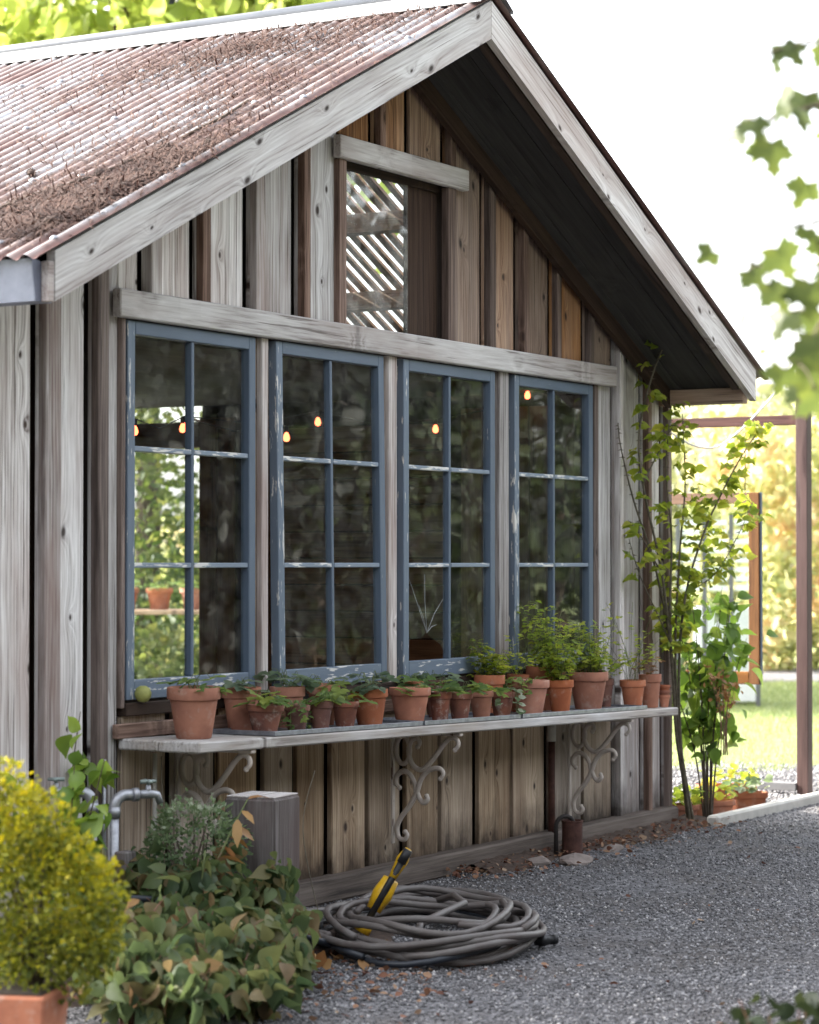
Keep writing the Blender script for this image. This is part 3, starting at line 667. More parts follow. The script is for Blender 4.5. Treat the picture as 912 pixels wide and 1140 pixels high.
def cone_mesh():
    m = MB(); m.lathe([(.001, -.03), (.012, -.026), (.017, -.01), (.015, .008), (.008, .024), (.001, .03)], 8)
    for r in range(6):
        z = -.024 + r * .009; rad = .018 * math.cos((r - 1.5) * .35)
        for k in range(7):
            a = 2 * math.pi * (k + .5 * (r % 2)) / 7; c, s = math.cos(a), math.sin(a)
            m.add([(rad * .5 * c - .005 * s, rad * .5 * s + .005 * c, z), (rad * .5 * c + .005 * s, rad * .5 * s - .005 * c, z), (rad * 1.35 * c, rad * 1.35 * s, z + .009), (rad * .6 * c, rad * .6 * s, z + .006)], [(0, 1, 2), (0, 2, 3), (1, 3, 2)])
    o = m.build('pine_cone', 'cone'); return o
c0 = cone_mesh()
cones = [(-.735, -.395, 'pine cone at the lower edge of the cluster near the bargeboard'), (-.66, -.42, 'middle pine cone of the cluster near the bargeboard'), (-.60, -.45, 'upper pine cone of the cluster near the bargeboard'), (-.74, -.47, 'pine cone nearest the bargeboard on the lower roof'), (-.40, -.20, 'pine cone alone on the needle drift, mid roof'), (-.47, -.27, 'pine cone just below the lone mid roof cone'), (-.10, -.47, 'dark pine cone beside the bargeboard, highest on the right'), (-.92, -.40, 'pine cone closest to the gutter corner'), (-.28, .22, 'pine cone farther back on the roof at left'), (-.13, -.30, 'pine cone on the twig in the upper drift')]
for i, (x, y, lb) in enumerate(cones):
    o = c0 if i == 0 else c0.copy()
    if i: col.objects.link(o)
    o.location = onroof(x, y, .03); o.rotation_euler = (R(70 + 30 * math.sin(i)), i * .4, i * 1.9); sc_ = .8 + .35 * random.random(); o.scale = (sc_,) * 3
    tag(o, lb, 'pine cone', 'pine cones on the roof')
for i, (pp, lb) in enumerate((([(-.85, .05), (-.6, -.02), (-.42, -.18), (-.2, -.24), (-.05, -.30)], 'long dry twig lying across the lower needle drift'), ([(.0, -.28), (.25, -.3), (.45, -.27)], 'straight dry twig lying higher up the corrugated roof'))):
    m = MB(); m.tube([onroof(x, y, .03) for x, y in pp], [.006, .006, .005, .004, .002][:len(pp)], 6); o = m.build('fallen_twig', 'bark'); tag(o, lb, 'twig', 'twigs on the roof')

# ------------------------------------------------------------------ shelf, brackets, trays
shz = lambda x: .787 - .02 * x
shelf = empty('plant_shelf', (0, 0, 0)); tag(shelf, 'long weathered two-plank shelf on scrolled iron brackets below the windows', 'shelf')
RY = Matrix.Rotation(.02, 3, 'Y')
for k, (ya, yb) in enumerate(((-.012, -.196), (-.2, -.39))):
    board('plank', (2.12, (ya + yb) / 2, shz(2.12) - .021 - .001 * k), (4.32, ya - yb, .042), 'wood_shelf', shelf, rot=RY, grain=0, ch=.006)
def spiral(c, r0, r1, a0, a1, n=18): return [(c[0] + (r0 + (r1 - r0) * i / n) * math.cos(a0 + (a1 - a0) * i / n), c[1] + (r0 + (r1 - r0) * i / n) * math.sin(a0 + (a1 - a0) * i / n)) for i in range(n + 1)]
def cr(pts, n=6):
    out = []; P4 = [pts[0]] + list(pts) + [pts[-1]]
    for i in range(1, len(P4) - 2):
        a, b, c, d = [np.array(P4[i + k - 1], float) for k in range(4)]
        for t in np.linspace(0, 1, n, endpoint=False): out.append(tuple(.5 * ((2 * b) + (c - a) * t + (2 * a - 5 * b + 4 * c - d) * t * t + (3 * b - a - 3 * c + d) * t ** 3)))
    out.append(tuple(pts[-1])); return out
def bracket(x, L=.5):
    z0 = shz(x) - .046; q = empty('bracket', (x, 0, z0)); q.parent = shelf
    m = MB(); m.box((0, -.026, -L / 2 - .005), (.026, .012, L), ch=.003); m.box((0, -.20, -.007), (.03, .36, .013), ch=.003); m.build('flat_bar', 'paint_cream', q)
    # scrollwork drawn in (y, z): y from the wall outwards
    S = [cr([(-.345, -.075), (-.362, -.055), (-.355, -.03), (-.325, -.022), (-.29, -.05), (-.25, -.10), (-.205, -.15), (-.165, -.17), (-.125, -.145), (-.108, -.095), (-.12, -.045), (-.15, -.03), (-.165, -.05), (-.155, -.068)]),
         cr([(-.27, -.205), (-.285, -.185), (-.275, -.165), (-.245, -.16), (-.205, -.175), (-.17, -.215), (-.15, -.27), (-.115, -.33), (-.07, -.385), (-.048, -.43), (-.055, -.475), (-.085, -.485), (-.1, -.465), (-.09, -.45)]),
         cr([(-.06, -.255), (-.042, -.235), (-.045, -.205), (-.075, -.18), (-.11, -.19), (-.135, -.225), (-.145, -.27)]),
         cr([(-.15, -.26), (-.165, -.30), (-.185, -.315), (-.205, -.30), (-.20, -.285)])]
    rr = [(.078 + .036 * math.cos(a), -.085 + .062 * math.sin(a)) for a in np.linspace(0, 2 * math.pi, 25)[:-1]]
    for k, sp in enumerate(S):
        m = MB(); n = len(sp); m.tube([(0, y, z) for y, z in sp], [.0125 * (.75 + .25 * math.sin(math.pi * i / (n - 1))) for i in range(n)], 8)
        for e in (sp[0], sp[-1]): m.lathe([(.001, -.012), (.009, -.008), (.012, 0), (.009, .008), (.001, .012)], 8, (0, e[0], e[1]))
        m.build('scroll', 'paint_cream', q)
    m = MB(); m.tube([(0, -a, z) for a, z in rr], .011, 8, closed=True); m.build('ring', 'paint_cream', q)
    return q
for x in (.335, 1.975, 3.74): bracket(x)
# zinc trays laid along the front of the shelf
trays = [(.47, 1.62, 'leftmost zinc tray on the shelf under the small strawberry pots'), (1.64, 2.52, 'middle zinc tray on the shelf under the row of small pots'), (2.54, 3.90, 'rightmost zinc tray on the shelf under the tallest herbs')]
for a, b, lb in trays:
    m = MB(); xm = (a + b) / 2; L = b - a
    m.box((xm, -.24, shz(xm) + .0055), (L, .29, .007), rot=RY, grain=0, ch=.001)
    for y in (-.384, -.096): m.box((xm, y, shz(xm) + .011), (L, .006, .018), rot=RY, grain=0, ch=.001)
    for s in (-1, 1): m.box((xm + s * (L / 2 - .003), -.24, shz(xm + s * L / 2) + .011), (.006, .28, .018), rot=RY, grain=0, ch=.001)
    o = m.build('zinc_tray', 'zinc'); tag(o, lb, 'tray', 'zinc trays on the shelf')

# ------------------------------------------------------------------ potted plants
def pot_mesh(m, D, h, n=28):
    r = D / 2; rb = r * .66; rh = h * .24; w = r * .075
    m.lathe([(.001, .0), (rb * .96, 0), (rb, .004), (r * .885, h - rh), (r * .89, h - rh), (r * .985, h - rh + .002), (r, h - rh + .006), (r, h - .004), (r * .985, h), (r - w, h), (r - w - .003, h - .004), (r - w * 1.6, h - rh), (r * .7, h * .4)], n)
def arc(p, a, reach, hgt, n=5):
    return [(p[0] + math.cos(a) * reach * t, p[1] + math.sin(a) * reach * t, p[2] + hgt * (1 - (1 - t) ** 2) - .35 * hgt * t ** 4) for t in [i / n for i in range(n + 1)]]
def plant(kind, D, zt, par, size=1.0, rs=0, mat=None, stem='stem_green'):
    rnd = random.Random(rs); m = MB(); pos, dr, nm, sz = [], [], [], []
    r = D * .36
    if kind == 'strawberry':
        for i in range(int(9 * size + 4)):
            a = rnd.uniform(0, 6.28); p0 = (rnd.uniform(-.3, .3) * r, rnd.uniform(-.3, .3) * r, zt - .01); reach = rnd.uniform(.25, 1.0) * (D * .42 + .022); h = rnd.uniform(.035, .12) * size
            pt = arc(p0, a, reach, h); m.tube(pt, .0013, 4); e = pt[-1]
            pos.append(e); dr.append((math.cos(a), math.sin(a), rnd.uniform(-.5, .15))); nm.append((rnd.uniform(-.4, .4), rnd.uniform(-.7, .1), 1)); sz.append(rnd.uniform(.06, .095) * (.75 + .25 * size))
        T = TRIFOL; mt = mat or 'leaf_strawberry'
    elif kind == 'herb':
        for i in range(int(30 * size)):
            a = rnd.uniform(0, 6.28); p0 = (rnd.uniform(-.6, .6) * r, rnd.uniform(-.6, .6) * r, zt - .01); H = rnd.uniform(.08, .24) * size; lean = rnd.uniform(0, .09) * size
            pt = [(p0[0] + math.cos(a) * lean * t, p0[1] + math.sin(a) * lean * t, p0[2] + H * t) for t in (0, .25, .5, .75, 1)]
            m.tube(pt, [.002, .0018, .0015, .0012, .001], 4)
            for t in range(9):
                u = .25 + .75 * rnd.random(); b = rnd.uniform(0, 6.28); e = Vector(pt[0]).lerp(Vector(pt[-1]), u); rch = rnd.uniform(.008, .04) * (1.2 - .5 * u)
                pos.append((e.x + math.cos(b) * rch, e.y + math.sin(b) * rch, e.z + rnd.uniform(-.004, .015))); dr.append((math.cos(b), math.sin(b), rnd.uniform(-.5, .4))); nm.append((rnd.uniform(-.5, .5), rnd.uniform(-.6, .4), 1)); sz.append(rnd.uniform(.024, .044))
        T = LOBED; mt = mat or 'leaf_herb'
    elif kind == 'airy':
        for i in range(int(9 * size)):
            a = rnd.uniform(0, 6.28); p0 = (rnd.uniform(-.5, .5) * r, rnd.uniform(-.5, .5) * r, zt - .01); H = rnd.uniform(.06, .25) * size; lean = rnd.uniform(.02, .11) * size
            pt = [(p0[0] + math.cos(a) * lean * t * t, p0[1] + math.sin(a) * lean * t * t, p0[2] + H * t) for t in (0, .25, .5, .75, 1)]
            m.tube(pt, .0012, 4)
            for t in range(7):
                u = .45 + .55 * rnd.random(); b = rnd.uniform(0, 6.28); e = Vector(pt[0]).lerp(Vector(pt[-1]), u); rch = rnd.uniform(.004, .022)
                pos.append((e.x + math.cos(b) * rch, e.y + math.sin(b) * rch, e.z)); dr.append((math.cos(b), math.sin(b), rnd.uniform(-.3, .6))); nm.append((rnd.uniform(-.4, .4), rnd.uniform(-.6, .4), 1)); sz.append(rnd.uniform(.024, .042))
        T = LOBED; mt = mat or 'leaf_herb'
    elif kind == 'trailing':
        for i in range(int(9 * size)):
            a = rnd.uniform(0, 6.28); L = rnd.uniform(.03, .08); p0 = (0, 0, zt)
            pt = [(math.cos(a) * D * .1, math.sin(a) * D * .1, zt - .01), (math.cos(a) * D * .35, math.sin(a) * D * .35, zt + .03), (math.cos(a) * (D * .5 + .015), math.sin(a) * (D * .5 + .015), zt + .02), (math.cos(a) * (D * .52 + .02), math.sin(a) * (D * .52 + .02), zt - L)]
            m.tube(cr(pt, 3), .0014, 4)
            for u in (.3, .5, .65, .8, .95, 1):
                e = Vector(pt[1]).lerp(Vector(pt[2]), min(u * 2, 1)) if u < .5 else Vector(pt[2]).lerp(Vector(pt[3]), u * 2 - 1)
                b = a + rnd.uniform(-1, 1); pos.append(tuple(e)); dr.append((math.cos(b), math.sin(b), rnd.uniform(-.6, .3))); nm.append((math.cos(a) * .6, math.sin(a) * .6 - .3, .8)); sz.append(rnd.uniform(.028, .045))
        T = TRIFOL if rs % 2 else ROUND; mt = mat or 'leaf_strawberry'
    m.build('stem', stem, par)
    leaves('foliage', T, pos, dr, nm, sz, mt, par)
def potted(x, y, D, h, label, kind, size=1.0, mat='terracotta', leaf=None, z=None, rz=None, stem='stem_green'):
    z = z if z is not None else shz(x) + (.0095 if .47 < x - .0 < 3.9 and y < -.15 else .001)
    o = empty('potted_plant', (x, y, z)); o.rotation_euler = (0, .02 if z < 1 else 0, rz if rz is not None else random.uniform(0, 6.28))
    m = MB(); pot_mesh(m, D, h); m.build('pot', mat, o, auto=40)
    m = MB(); m.lathe([(.001, h * .86 + .006), (D * .25, h * .86 + .003), (D * .455, h * .855)], 16); m.build('soil', 'soil', o)
    plant(kind, D, h * .87, o, size, int(x * 1000 + y * 77), leaf, stem)
    tag(o, label, 'potted plant', 'potted plants on the shelf')
    return o
PT = [(.164, -.22, .206, .195, 'big clean orange pot at the left end of the shelf, standing directly on the wood', 'strawberry', 1.1, 'terracotta', None),
 (.643, -.115, .16, .18, 'plain orange pot behind and right of the big leftmost pot', 'strawberry', .8, 'terracotta', 'leaf_blue'),
 (.587, -.262, .150, .107, 'squat pale pot with crusted rim, first on the leftmost zinc tray', 'strawberry', .9, 'terracotta_aged', None),
 (.804, -.27, .108, .101, 'small dark pot with round leaves trailing over its rim', 'trailing', 1.0, 'terracotta_aged', None),
 (.97, -.28, .102, .111, 'small dark aged pot right of the pot with trailing leaves', 'strawberry', .8, 'terracotta_aged', None),
 (1.19, -.26, .116, .105, 'small mossy pot with whitish worn side, left of a larger orange pot', 'strawberry', .9, 'terracotta_aged', None),
 (1.391, -.26, .159, .150, 'medium orange pot with spreading leaves at the right end of the leftmost tray', 'strawberry', 1.2, 'terracotta', 'leaf_blue'),
 (1.705, -.272, .183, .150, 'wide orange pot with clean rim at the left of the middle tray', 'strawberry', .45, 'terracotta', None),
 (1.903, -.31, .105, .128, 'small brown pot just right of the wide orange pot', 'strawberry', .8, 'terracotta_aged', None),
 (2.081, -.31, .111, .119, 'small dark reddish pot, second of four small pots on the middle tray', 'strawberry', .9, 'terracotta_aged', None),
 (2.30, -.30, .114, .122, 'small orange pot, third of four small pots on the middle tray', 'strawberry', .7, 'terracotta', None),
 (2.507, -.295, .116, .112, 'small dark pot with silvery drooping leaves, rightmost on the middle tray', 'trailing', 1.1, 'terracotta_aged', 'leaf_variegated'),
 (2.852, -.26, .183, .160, 'medium orange pot with a single low drooping plant on the right tray', 'trailing', .6, 'terracotta', None),
 (3.153, -.27, .135, .152, 'orange pot with a tall bushy green herb, middle of the right tray', 'herb', 1.3, 'terracotta', None),
 (3.519, -.24, .200, .187, 'largest brown pot on the right tray with fine yellow green leaves', 'herb', 1.25, 'terracotta', None),
 (3.86, -.17, .085, .143, 'narrow pale weathered pot squeezed behind the right tray end', 'airy', 1.4, 'terracotta_aged', None),
 (3.945, -.285, .134, .145, 'orange pot with airy lime green stems off the tray end', 'airy', 1.9, 'terracotta', None),
 (4.105, -.31, .118, .172, 'tall brown pot near the right end of the shelf', 'airy', .6, 'terracotta', 'leaf_dead'),
 (.977, -.115, .15, .175, 'orange pot in the back row in front of the gap between first and second window', 'strawberry', 1.2, 'terracotta', 'leaf_blue'),
 (1.246, -.115, .14, .18, 'orange pot in the back row under the left half of the second window', 'strawberry', .8, 'terracotta', None),
 (2.004, -.115, .09, .175, 'narrow orange pot in the back row below the broken pane', 'strawberry', .7, 'terracotta', None),
 (2.206, -.115, .11, .178, 'pale orange pot in the back row under the third window muntin', 'strawberry', .9, 'terracotta_aged', 'leaf_blue'),
 (2.719, -.115, .148, .19, 'orange back row pot with a loose bushy plant by the third window edge', 'herb', .95, 'terracotta', 'leaf_rose'),
 (3.000, -.115, .11, .188, 'small orange back row pot at the left of the fourth window', 'airy', 1.3, 'terracotta', None),
 (3.274, -.125, .20, .222, 'tall orange back row pot with the tallest bushy herb', 'herb', 1.5, 'terracotta', None)]
for a in PT: potted(*a)
# stack of little empty pots at the shelf end
for k in range(3):
    m = MB(); pot_mesh(m, .062, .062); o = m.build('empty_pot', 'terracotta', auto=40); o.location = (4.222, -.335, shz(4.22) + .001 + k * .026)
    tag(o, ['bottom', 'middle', 'topmost'][k] + ' of the tiny empty pots stacked at the right shelf end', 'pot', 'tiny stacked pots')
# quince on the sill
m = MB(); m.lathe([(.001, -.032), (.018, -.029), (.031, -.012), (.033, .004), (.026, .022), (.012, .031), (.001, .029)], 18, (.075, -.045, .952)); o = m.build('green_fruit', 'quince'); tag(o, 'round yellowish green fruit on the sill at the lower left window corner', 'fruit')

# ------------------------------------------------------------------ things along the wall foot
# wooden block under the shelf
o = board('timber_block', (.26, -.47, .285), (.22, .215, .57), 'wood_stump', None, rot=Matrix.Rotation(.12, 3, 'Z'), grain=2, ch=.010); bt = board('cut_top', (.26, -.47, .5735), (.205, .20, .005), 'wood_pale', o, rot=Matrix.Rotation(.12, 3, 'Z'), grain=0, ch=.002); tag(o, 'upright square timber block with grey top under the left end of the shelf', 'timber block')
# standpipes
def standpipe(x, y, top, out, label, hose=False):
    q = empty('standpipe', (x, y, 0)); tag(q, label, 'tap', 'standpipes left of the shelf')
    o3 = Vector((*out, 0)).normalized()
    m = MB(); m.tube([(0, 0, 0), (0, 0, top - .04)], .0165, 12); m.tube([(0, 0, top - .085), (0, 0, top - .045)], .021, 12); m.build('pipe', 'galvanised', q)
    m = MB(); e = [Vector((0, 0, top - .05)) + o3 * (.045 - .045 * math.cos(a)) + Vector((0, 0, .045 * math.sin(a))) for a in np.linspace(0, 1.57, 8)]; e = [Vector((0, 0, top - .07))] + e + [e[-1] + o3 * .03]
    m.tube(e, .0205, 12); m.tube([e[-1] - o3 * .004, e[-1] + o3 * .016], .025, 12); m.build('elbow', 'galvanised', q)
    m = MB(); s = e[-1] + o3 * .016; m.tube([s, s + o3 * .045, s + o3 * .075 + Vector((0, 0, -.004)), s + o3 * .088 + Vector((0, 0, -.035))], [.015, .017, .014, .013], 12)
    m.tube([s + o3 * .04, s + o3 * .04 + Vector((0, 0, .032))], [.013, .009], 10); t = m.build('tap', 'galvanised', q)
    m = MB(); hz = s + o3 * .04 + Vector((0, 0, .045)); pr = Vector((-o3.y, o3.x, 0))
    m.tube([hz - Vector((0, 0, .014)), hz + Vector((0, 0, .006))], .006, 8); m.tube([hz - o3 * .03, hz + o3 * .03], [.008, .006], 8); m.tube([hz - pr * .03, hz + pr * .03], [.006, .008], 8); m.build('handle', 'brass_handle', t)
    if hose:
        m = MB(); h0 = s + o3 * .088; m.tube([h0 + Vector((0, 0, -.03)), h0 + Vector((0, 0, -.1)) + o3 * .01, h0 + Vector((0, 0, -.3)) + o3 * .02], .013, 10); m.build('connector', 'hose_dark', q)
    return q
standpipe(-.455, -.215, .635, (-.55, .84), 'grey metal standpipe tap turned left with a dark hose connected', True)
standpipe(-.425, -.290, .622, (.86, -.5), 'grey metal standpipe tap turned right with an open spout')
o = board('pipe_post', (-.42, -.335, .20), (.07, .05, .44), 'wood_stump', None, grain=2, ch=.005); tag(o, 'short brown wooden post behind the bush holding the standpipes', 'post')
# thin conduit on the wall
m = MB(); m.tube([(-.175 + .01, -.045, .10), (-.165, -.045, .72)], .008, 8); o = m.build('conduit', 'galvanised'); tag(o, 'thin grey conduit running up the wall behind the taps', 'pipe')
m = MB(); m.tube([(.16, -.04, .10), (.16, -.04, .72)], .009, 8); o = m.build('conduit', 'concrete'); tag(o, 'thin pale conduit on the dark wall below the left shelf end', 'pipe')
# drain pipe with rusty can
dp = empty('downpipe', (3.49, -.05, 0)); tag(dp, 'dark red drain pipe with a pale collar running down below the shelf', 'pipe')
m = MB(); m.tube([(0, 0, -.01), (0, -.0, .58)], .018, 12); m.build('pipe', 'rust_iron', dp)
m = MB(); m.tube([(0, 0, .56), (0, 0, .665)], .022, 12); m.build('collar', 'concrete', dp)
oc = empty('outlet_can', (3.42, -.20, 0)); tag(oc, 'rusty cylindrical can with a curved pipe at the wall foot', 'can')
m = MB(); m.lathe([(.001, -.01), (.052, -.01), (.052, .17), (.055, .172), (.055, .18), (.047, .18), (.045, .02), (.001, .02)], 20); m.build('can', 'rust_iron', oc, auto=40)
m = MB(); m.tube([(-.06, .06, -.01), (-.06, .06, .14)] + [(-.06 + .04 * (1 - math.cos(a)), .06 - .03 * (1 - math.cos(a)), .15 + .05 * math.sin(a)) for a in np.linspace(.2, 2.9, 9)] + [(.02, 0, .13)], .011, 10); m.build('bent_pipe', 'iron_dark', oc)
def rock(name, loc, s, label, seed):
    bm = bmesh.new(); bmesh.ops.create_icosphere(bm, subdivisions=3, radius=1); rn = random.Random(seed)
    dirs = [Vector((rn.uniform(-1, 1), rn.uniform(-1, 1), rn.uniform(-1, 1))).normalized() for _ in range(14)]
    for v in bm.verts:
        k = 1.0
        for d in dirs: k = min(k, .78 / max(v.co.normalized().dot(d), .3))
        v.co = Vector((v.co.x * k * s[0], v.co.y * k * s[1], v.co.z * k * s[2]))
    me = bpy.data.meshes.new(name); bm.to_mesh(me); bm.free(); o = link(name, me, 'stone_rock'); o.location = loc; tag(o, label, 'stone', 'stones at the wall foot'); return o
rock('stone', (3.18, -.33, .01), (.13, .085, .045), 'low rounded brown stone in front of the rusty can', 3)
rock('stone', (3.75, -.26, .005), (.10, .05, .03), 'small flat grey stone right of the rusty can', 5)
rock('stone', (3.02, -.22, .01), (.09, .06, .04), 'dark stone left of the drain pipe', 8)
# litter of leaves on the soil along the wall and by the bed
k = 700; x = RNG.uniform(2.3, 5.2, k); p = np.c_[x, -.05 - np.abs(RNG.normal(0, .17, k)), RNG.uniform(.012, .045, k)]
k2 = 420; p2 = np.c_[RNG.normal(-.2, .45, k2), -1.15 + RNG.normal(0, .28, k2), RNG.uniform(.006, .02, k2)]; p3 = np.c_[RNG.uniform(-1.5, 6, 130), RNG.uniform(-3, -.2, 130), np.full(130, .014)]; p = np.r_[p, p2, p3]; k = len(p)
o = leaves('leaf_litter', OVAL, p, np.c_[RNG.normal(size=(k, 2)), RNG.normal(0, .25, k)], rdir(k, 1.6), RNG.uniform(.012, .04, k), 'litter'); tag(o, 'dry brown leaf litter scattered along the wall foot and path edge', 'leaf litter')

# hose coil
hose = empty('garden_hose', (.62, -1.0, 0)); tag(hose, 'coiled grey garden hose lying on gravel against the wall', 'hose')
def loops(n, a0, b0, tilt, z0, seed, dz=.007, mat='hose_grey', r=.0135, ext=None):
    rn = random.Random(seed); pts = []; steps = 26
    for i in range(int(n * steps) + 1):
        t = i / steps; a = a0 * (1 + .13 * math.sin(2.1 * t + seed)); b = b0 * (1 + .16 * math.sin(1.7 * t + 2 * seed)); th = 2 * math.pi * t + seed
        cx = .05 * math.sin(2.4 * t + seed); cy = .05 * math.cos(1.9 * t + seed)
        x, y = a * math.cos(th) + cx, b * math.sin(th) + cy
        c, s = math.cos(tilt), math.sin(tilt)
        pts.append((x * c - y * s, x * s + y * c, max(r, z0 + dz * t * 2 + .035 * math.sin(3 * th / 2 + seed) ** 2)))
    if ext: pts += ext
    m = MB(); m.tube(pts, r, 9); return m.build('coil', mat, hose)
TL = R(30)
loops(3.2, .56, .37, TL, .013, 1.0); loops(3.0, .60, .40, TL, .045, 2.3); loops(2.6, .50, .33, TL, .085, 4.1); loops(1.6, .64, .43, TL, .014, 5.2, mat='hose_dark', r=.0125); loops(1.3, .36, .30, TL, .10, 3.3)
m = MB(); m.tube([(-.52, -.22, .03), (-.25, -.10, .12), (.05, -.12, .16), (.22, .02, .16), (.40, .22, .10), (.56, .34, .03)], .0135, 9); m.build('coil', 'hose_grey', hose)
for i, (px, py, pz) in enumerate(((-.22, .40, .06), (.14, -.42, .03))):
    m = MB(); d = Vector((.7, -.45, .02)).normalized(); c = Vector((px, py, pz))
    m.tube([c - d * .045, c - d * .03, c - d * .03, c, c, c + d * .03, c + d * .03, c + d * .045], [.016, .016, .019, .019, .017, .017, .019, .019], 10); m.build('coupling', 'rubber', hose)
# yellow sprinkler standing in the coil
sp = empty('sprinkler', (.56, -.80, .15)); tag(sp, 'yellow and black plastic sprinkler head lying on the coiled hose', 'sprinkler'); sp.rotation_euler = (R(0), R(30), R(-60)); sp.scale = (1.12,) * 3 
m = MB(); m.tube([(0, 0, -.10), (0, 0, .20)], [.012, .012], 12); m.tube([(0, 0, .16), (0, 0, .21)], [.016, .016], 12); m.build('barrel', 'rubber', sp)
m = MB(); m.tube([(.0, .02, -.03), (.0, .03, .03), (.0, .028, .09)], [.026, .036, .028], 12); m.tube([(0, -.01, -.11), (0, -.01, -.07)], [.030, .026], 12); m.tube([(0, .0, .10), (0, .02, .17), (0, .03, .21)], [.014, .022, .012], 12); m.build('body', 'plastic_yellow', sp)
m = MB(); m.box((0, .062, .035), (.035, .012, .055), ch=.004); m.tube([(0, .05, -.02), (0, .085, .02), (0, .085, .08), (0, .04, .12)], .006, 8); m.build('label_plate', 'paint_white', sp)

# black irrigation hose in the bed
m = MB(); m.tube(cr([(-.75, -.45, .30), (-.45, -.62, .26), (-.2, -.75, .17), (.05, -.85, .08), (.2, -.9, .03), (.45, -.85, .016)], 6), .014, 9); o = m.build('irrigation_pipe', 'hose_dark'); tag(o, 'black rubber hose running down through the leafy bed', 'hose')

# ------------------------------------------------------------------ vegetation
def shrub(name, base, label, cat, stems, mat_leaf, tmpl, lsize, n_leaf, spread, height, stem_mat='bark', stem_r=.006, leaf_up=.8, droop=0.0, group=None, bottom=.15):
    q = empty(name, base); tag(q, label, cat, group); tips = []
    m = MB()
    for i in range(stems):
        a = 6.28 * i / stems + random.uniform(-.4, .4); rr = random.uniform(.15, 1) * spread; h = height * random.uniform(.55, 1)
        p = [(0.02 * math.cos(a), .02 * math.sin(a), -.02), (rr * .25 * math.cos(a), rr * .25 * math.sin(a), h * .4), (rr * .65 * math.cos(a + .1), rr * .65 * math.sin(a + .1), h * .75), (rr * math.cos(a), rr * math.sin(a), h)]
        c = cr(p, 4); m.tube(c, [stem_r * (1 - .75 * j / (len(c) - 1)) for j in range(len(c))], 5); tips.append(c)
    m.build('stem', stem_mat, q)
    P0, D0 = [], []
    for i in range(n_leaf):
        c = tips[random.randrange(stems)]; t = random.uniform(bottom, 1) ** .7; e = Vector(c[min(int(t * (len(c) - 1)), len(c) - 1)]); j = Vector((random.gauss(0, 1), random.gauss(0, 1), random.gauss(0, .7))) * spread * .13
        P0.append(e + j); D0.append((e.x * 2 + random.gauss(0, .4), e.y * 2 + random.gauss(0, .4), random.gauss(-droop, .4)))
    k = len(P0); leaves('foliage', tmpl, [tuple(x) for x in P0], D0, rdir(k, leaf_up * 2), lsize * np.clip(RNG.lognormal(-.12, .32, k), .4, 1.35), mat_leaf, q)
    return q
def ballbush(name, c, rad, n, lsize, mat, tmpl, label, cat, base, stem_mat='bark', jitter=.10, core=True):
    lobes = c if isinstance(c, list) else [(c, rad)]; c, rad = lobes[0]; q = empty(name, base); tag(q, label, cat); b = Vector(base)
    m = MB()
    for i in range(9):
        d = rdir(1, .8)[0]; e = Vector(c) - b + Vector(d) * min(rad) * .7; m.tube([(0, 0, 0), tuple((Vector(c) - b) * .55 + Vector((random.uniform(-.03, .03), random.uniform(-.03, .03), 0))), tuple(e)], [.010, .007, .003], 5)
    m.build('stem', stem_mat, q)
    d = rdir(n); rr = 1 - np.abs(RNG.normal(0, .13, n)); bump = 1 + jitter * np.sin(d[:, 0] * 5 + 1) * np.cos(d[:, 1] * 6 + d[:, 2] * 4) + np.abs(RNG.normal(0, .05, n)) * (RNG.random(n) < .6) + .28 * RNG.random(n) * (RNG.random(n) < .05)
    w_ = np.array([l[1][0] * l[1][2] for l in lobes]); li = RNG.choice(len(lobes), n, p=w_ / w_.sum()); p = d * (rr * bump)[:, None] * np.array([l[1] for l in lobes])[li] + np.array([l[0] for l in lobes])[li] - np.array(base)
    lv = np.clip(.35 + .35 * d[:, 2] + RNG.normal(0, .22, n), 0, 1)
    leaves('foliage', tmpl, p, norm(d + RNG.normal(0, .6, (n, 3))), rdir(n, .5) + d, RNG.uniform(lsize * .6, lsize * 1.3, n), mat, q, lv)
    return q
# yellow-green box ball in a square terracotta planter
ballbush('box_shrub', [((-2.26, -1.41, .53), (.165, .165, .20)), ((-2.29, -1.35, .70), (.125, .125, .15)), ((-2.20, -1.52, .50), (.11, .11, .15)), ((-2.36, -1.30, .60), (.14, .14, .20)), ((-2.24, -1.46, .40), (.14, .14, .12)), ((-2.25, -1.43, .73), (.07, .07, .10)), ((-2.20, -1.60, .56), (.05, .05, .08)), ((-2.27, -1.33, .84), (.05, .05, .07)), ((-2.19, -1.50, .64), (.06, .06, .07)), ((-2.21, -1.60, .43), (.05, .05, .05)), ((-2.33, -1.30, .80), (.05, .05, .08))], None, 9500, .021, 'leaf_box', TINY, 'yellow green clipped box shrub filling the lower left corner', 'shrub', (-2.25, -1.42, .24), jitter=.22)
pl = empty('square_planter', (-2.31, -1.40, 0)); pl.rotation_euler = (0, 0, .35); tag(pl, 'square orange terracotta planter at the bottom left corner under the box shrub', 'planter')
m = MB(); m.box((0, 0, .15), (.22, .22, .30), ch=.008)
for v in range(len(m.v)):
    x, y, z = m.v[v]; kk = .78 + .22 * z / .30; m.v[v] = (x * kk, y * kk, z)
m.build('body', 'terracotta', pl); board('soil', (0, 0, .302), (.19, .19, .006), 'soil', pl)
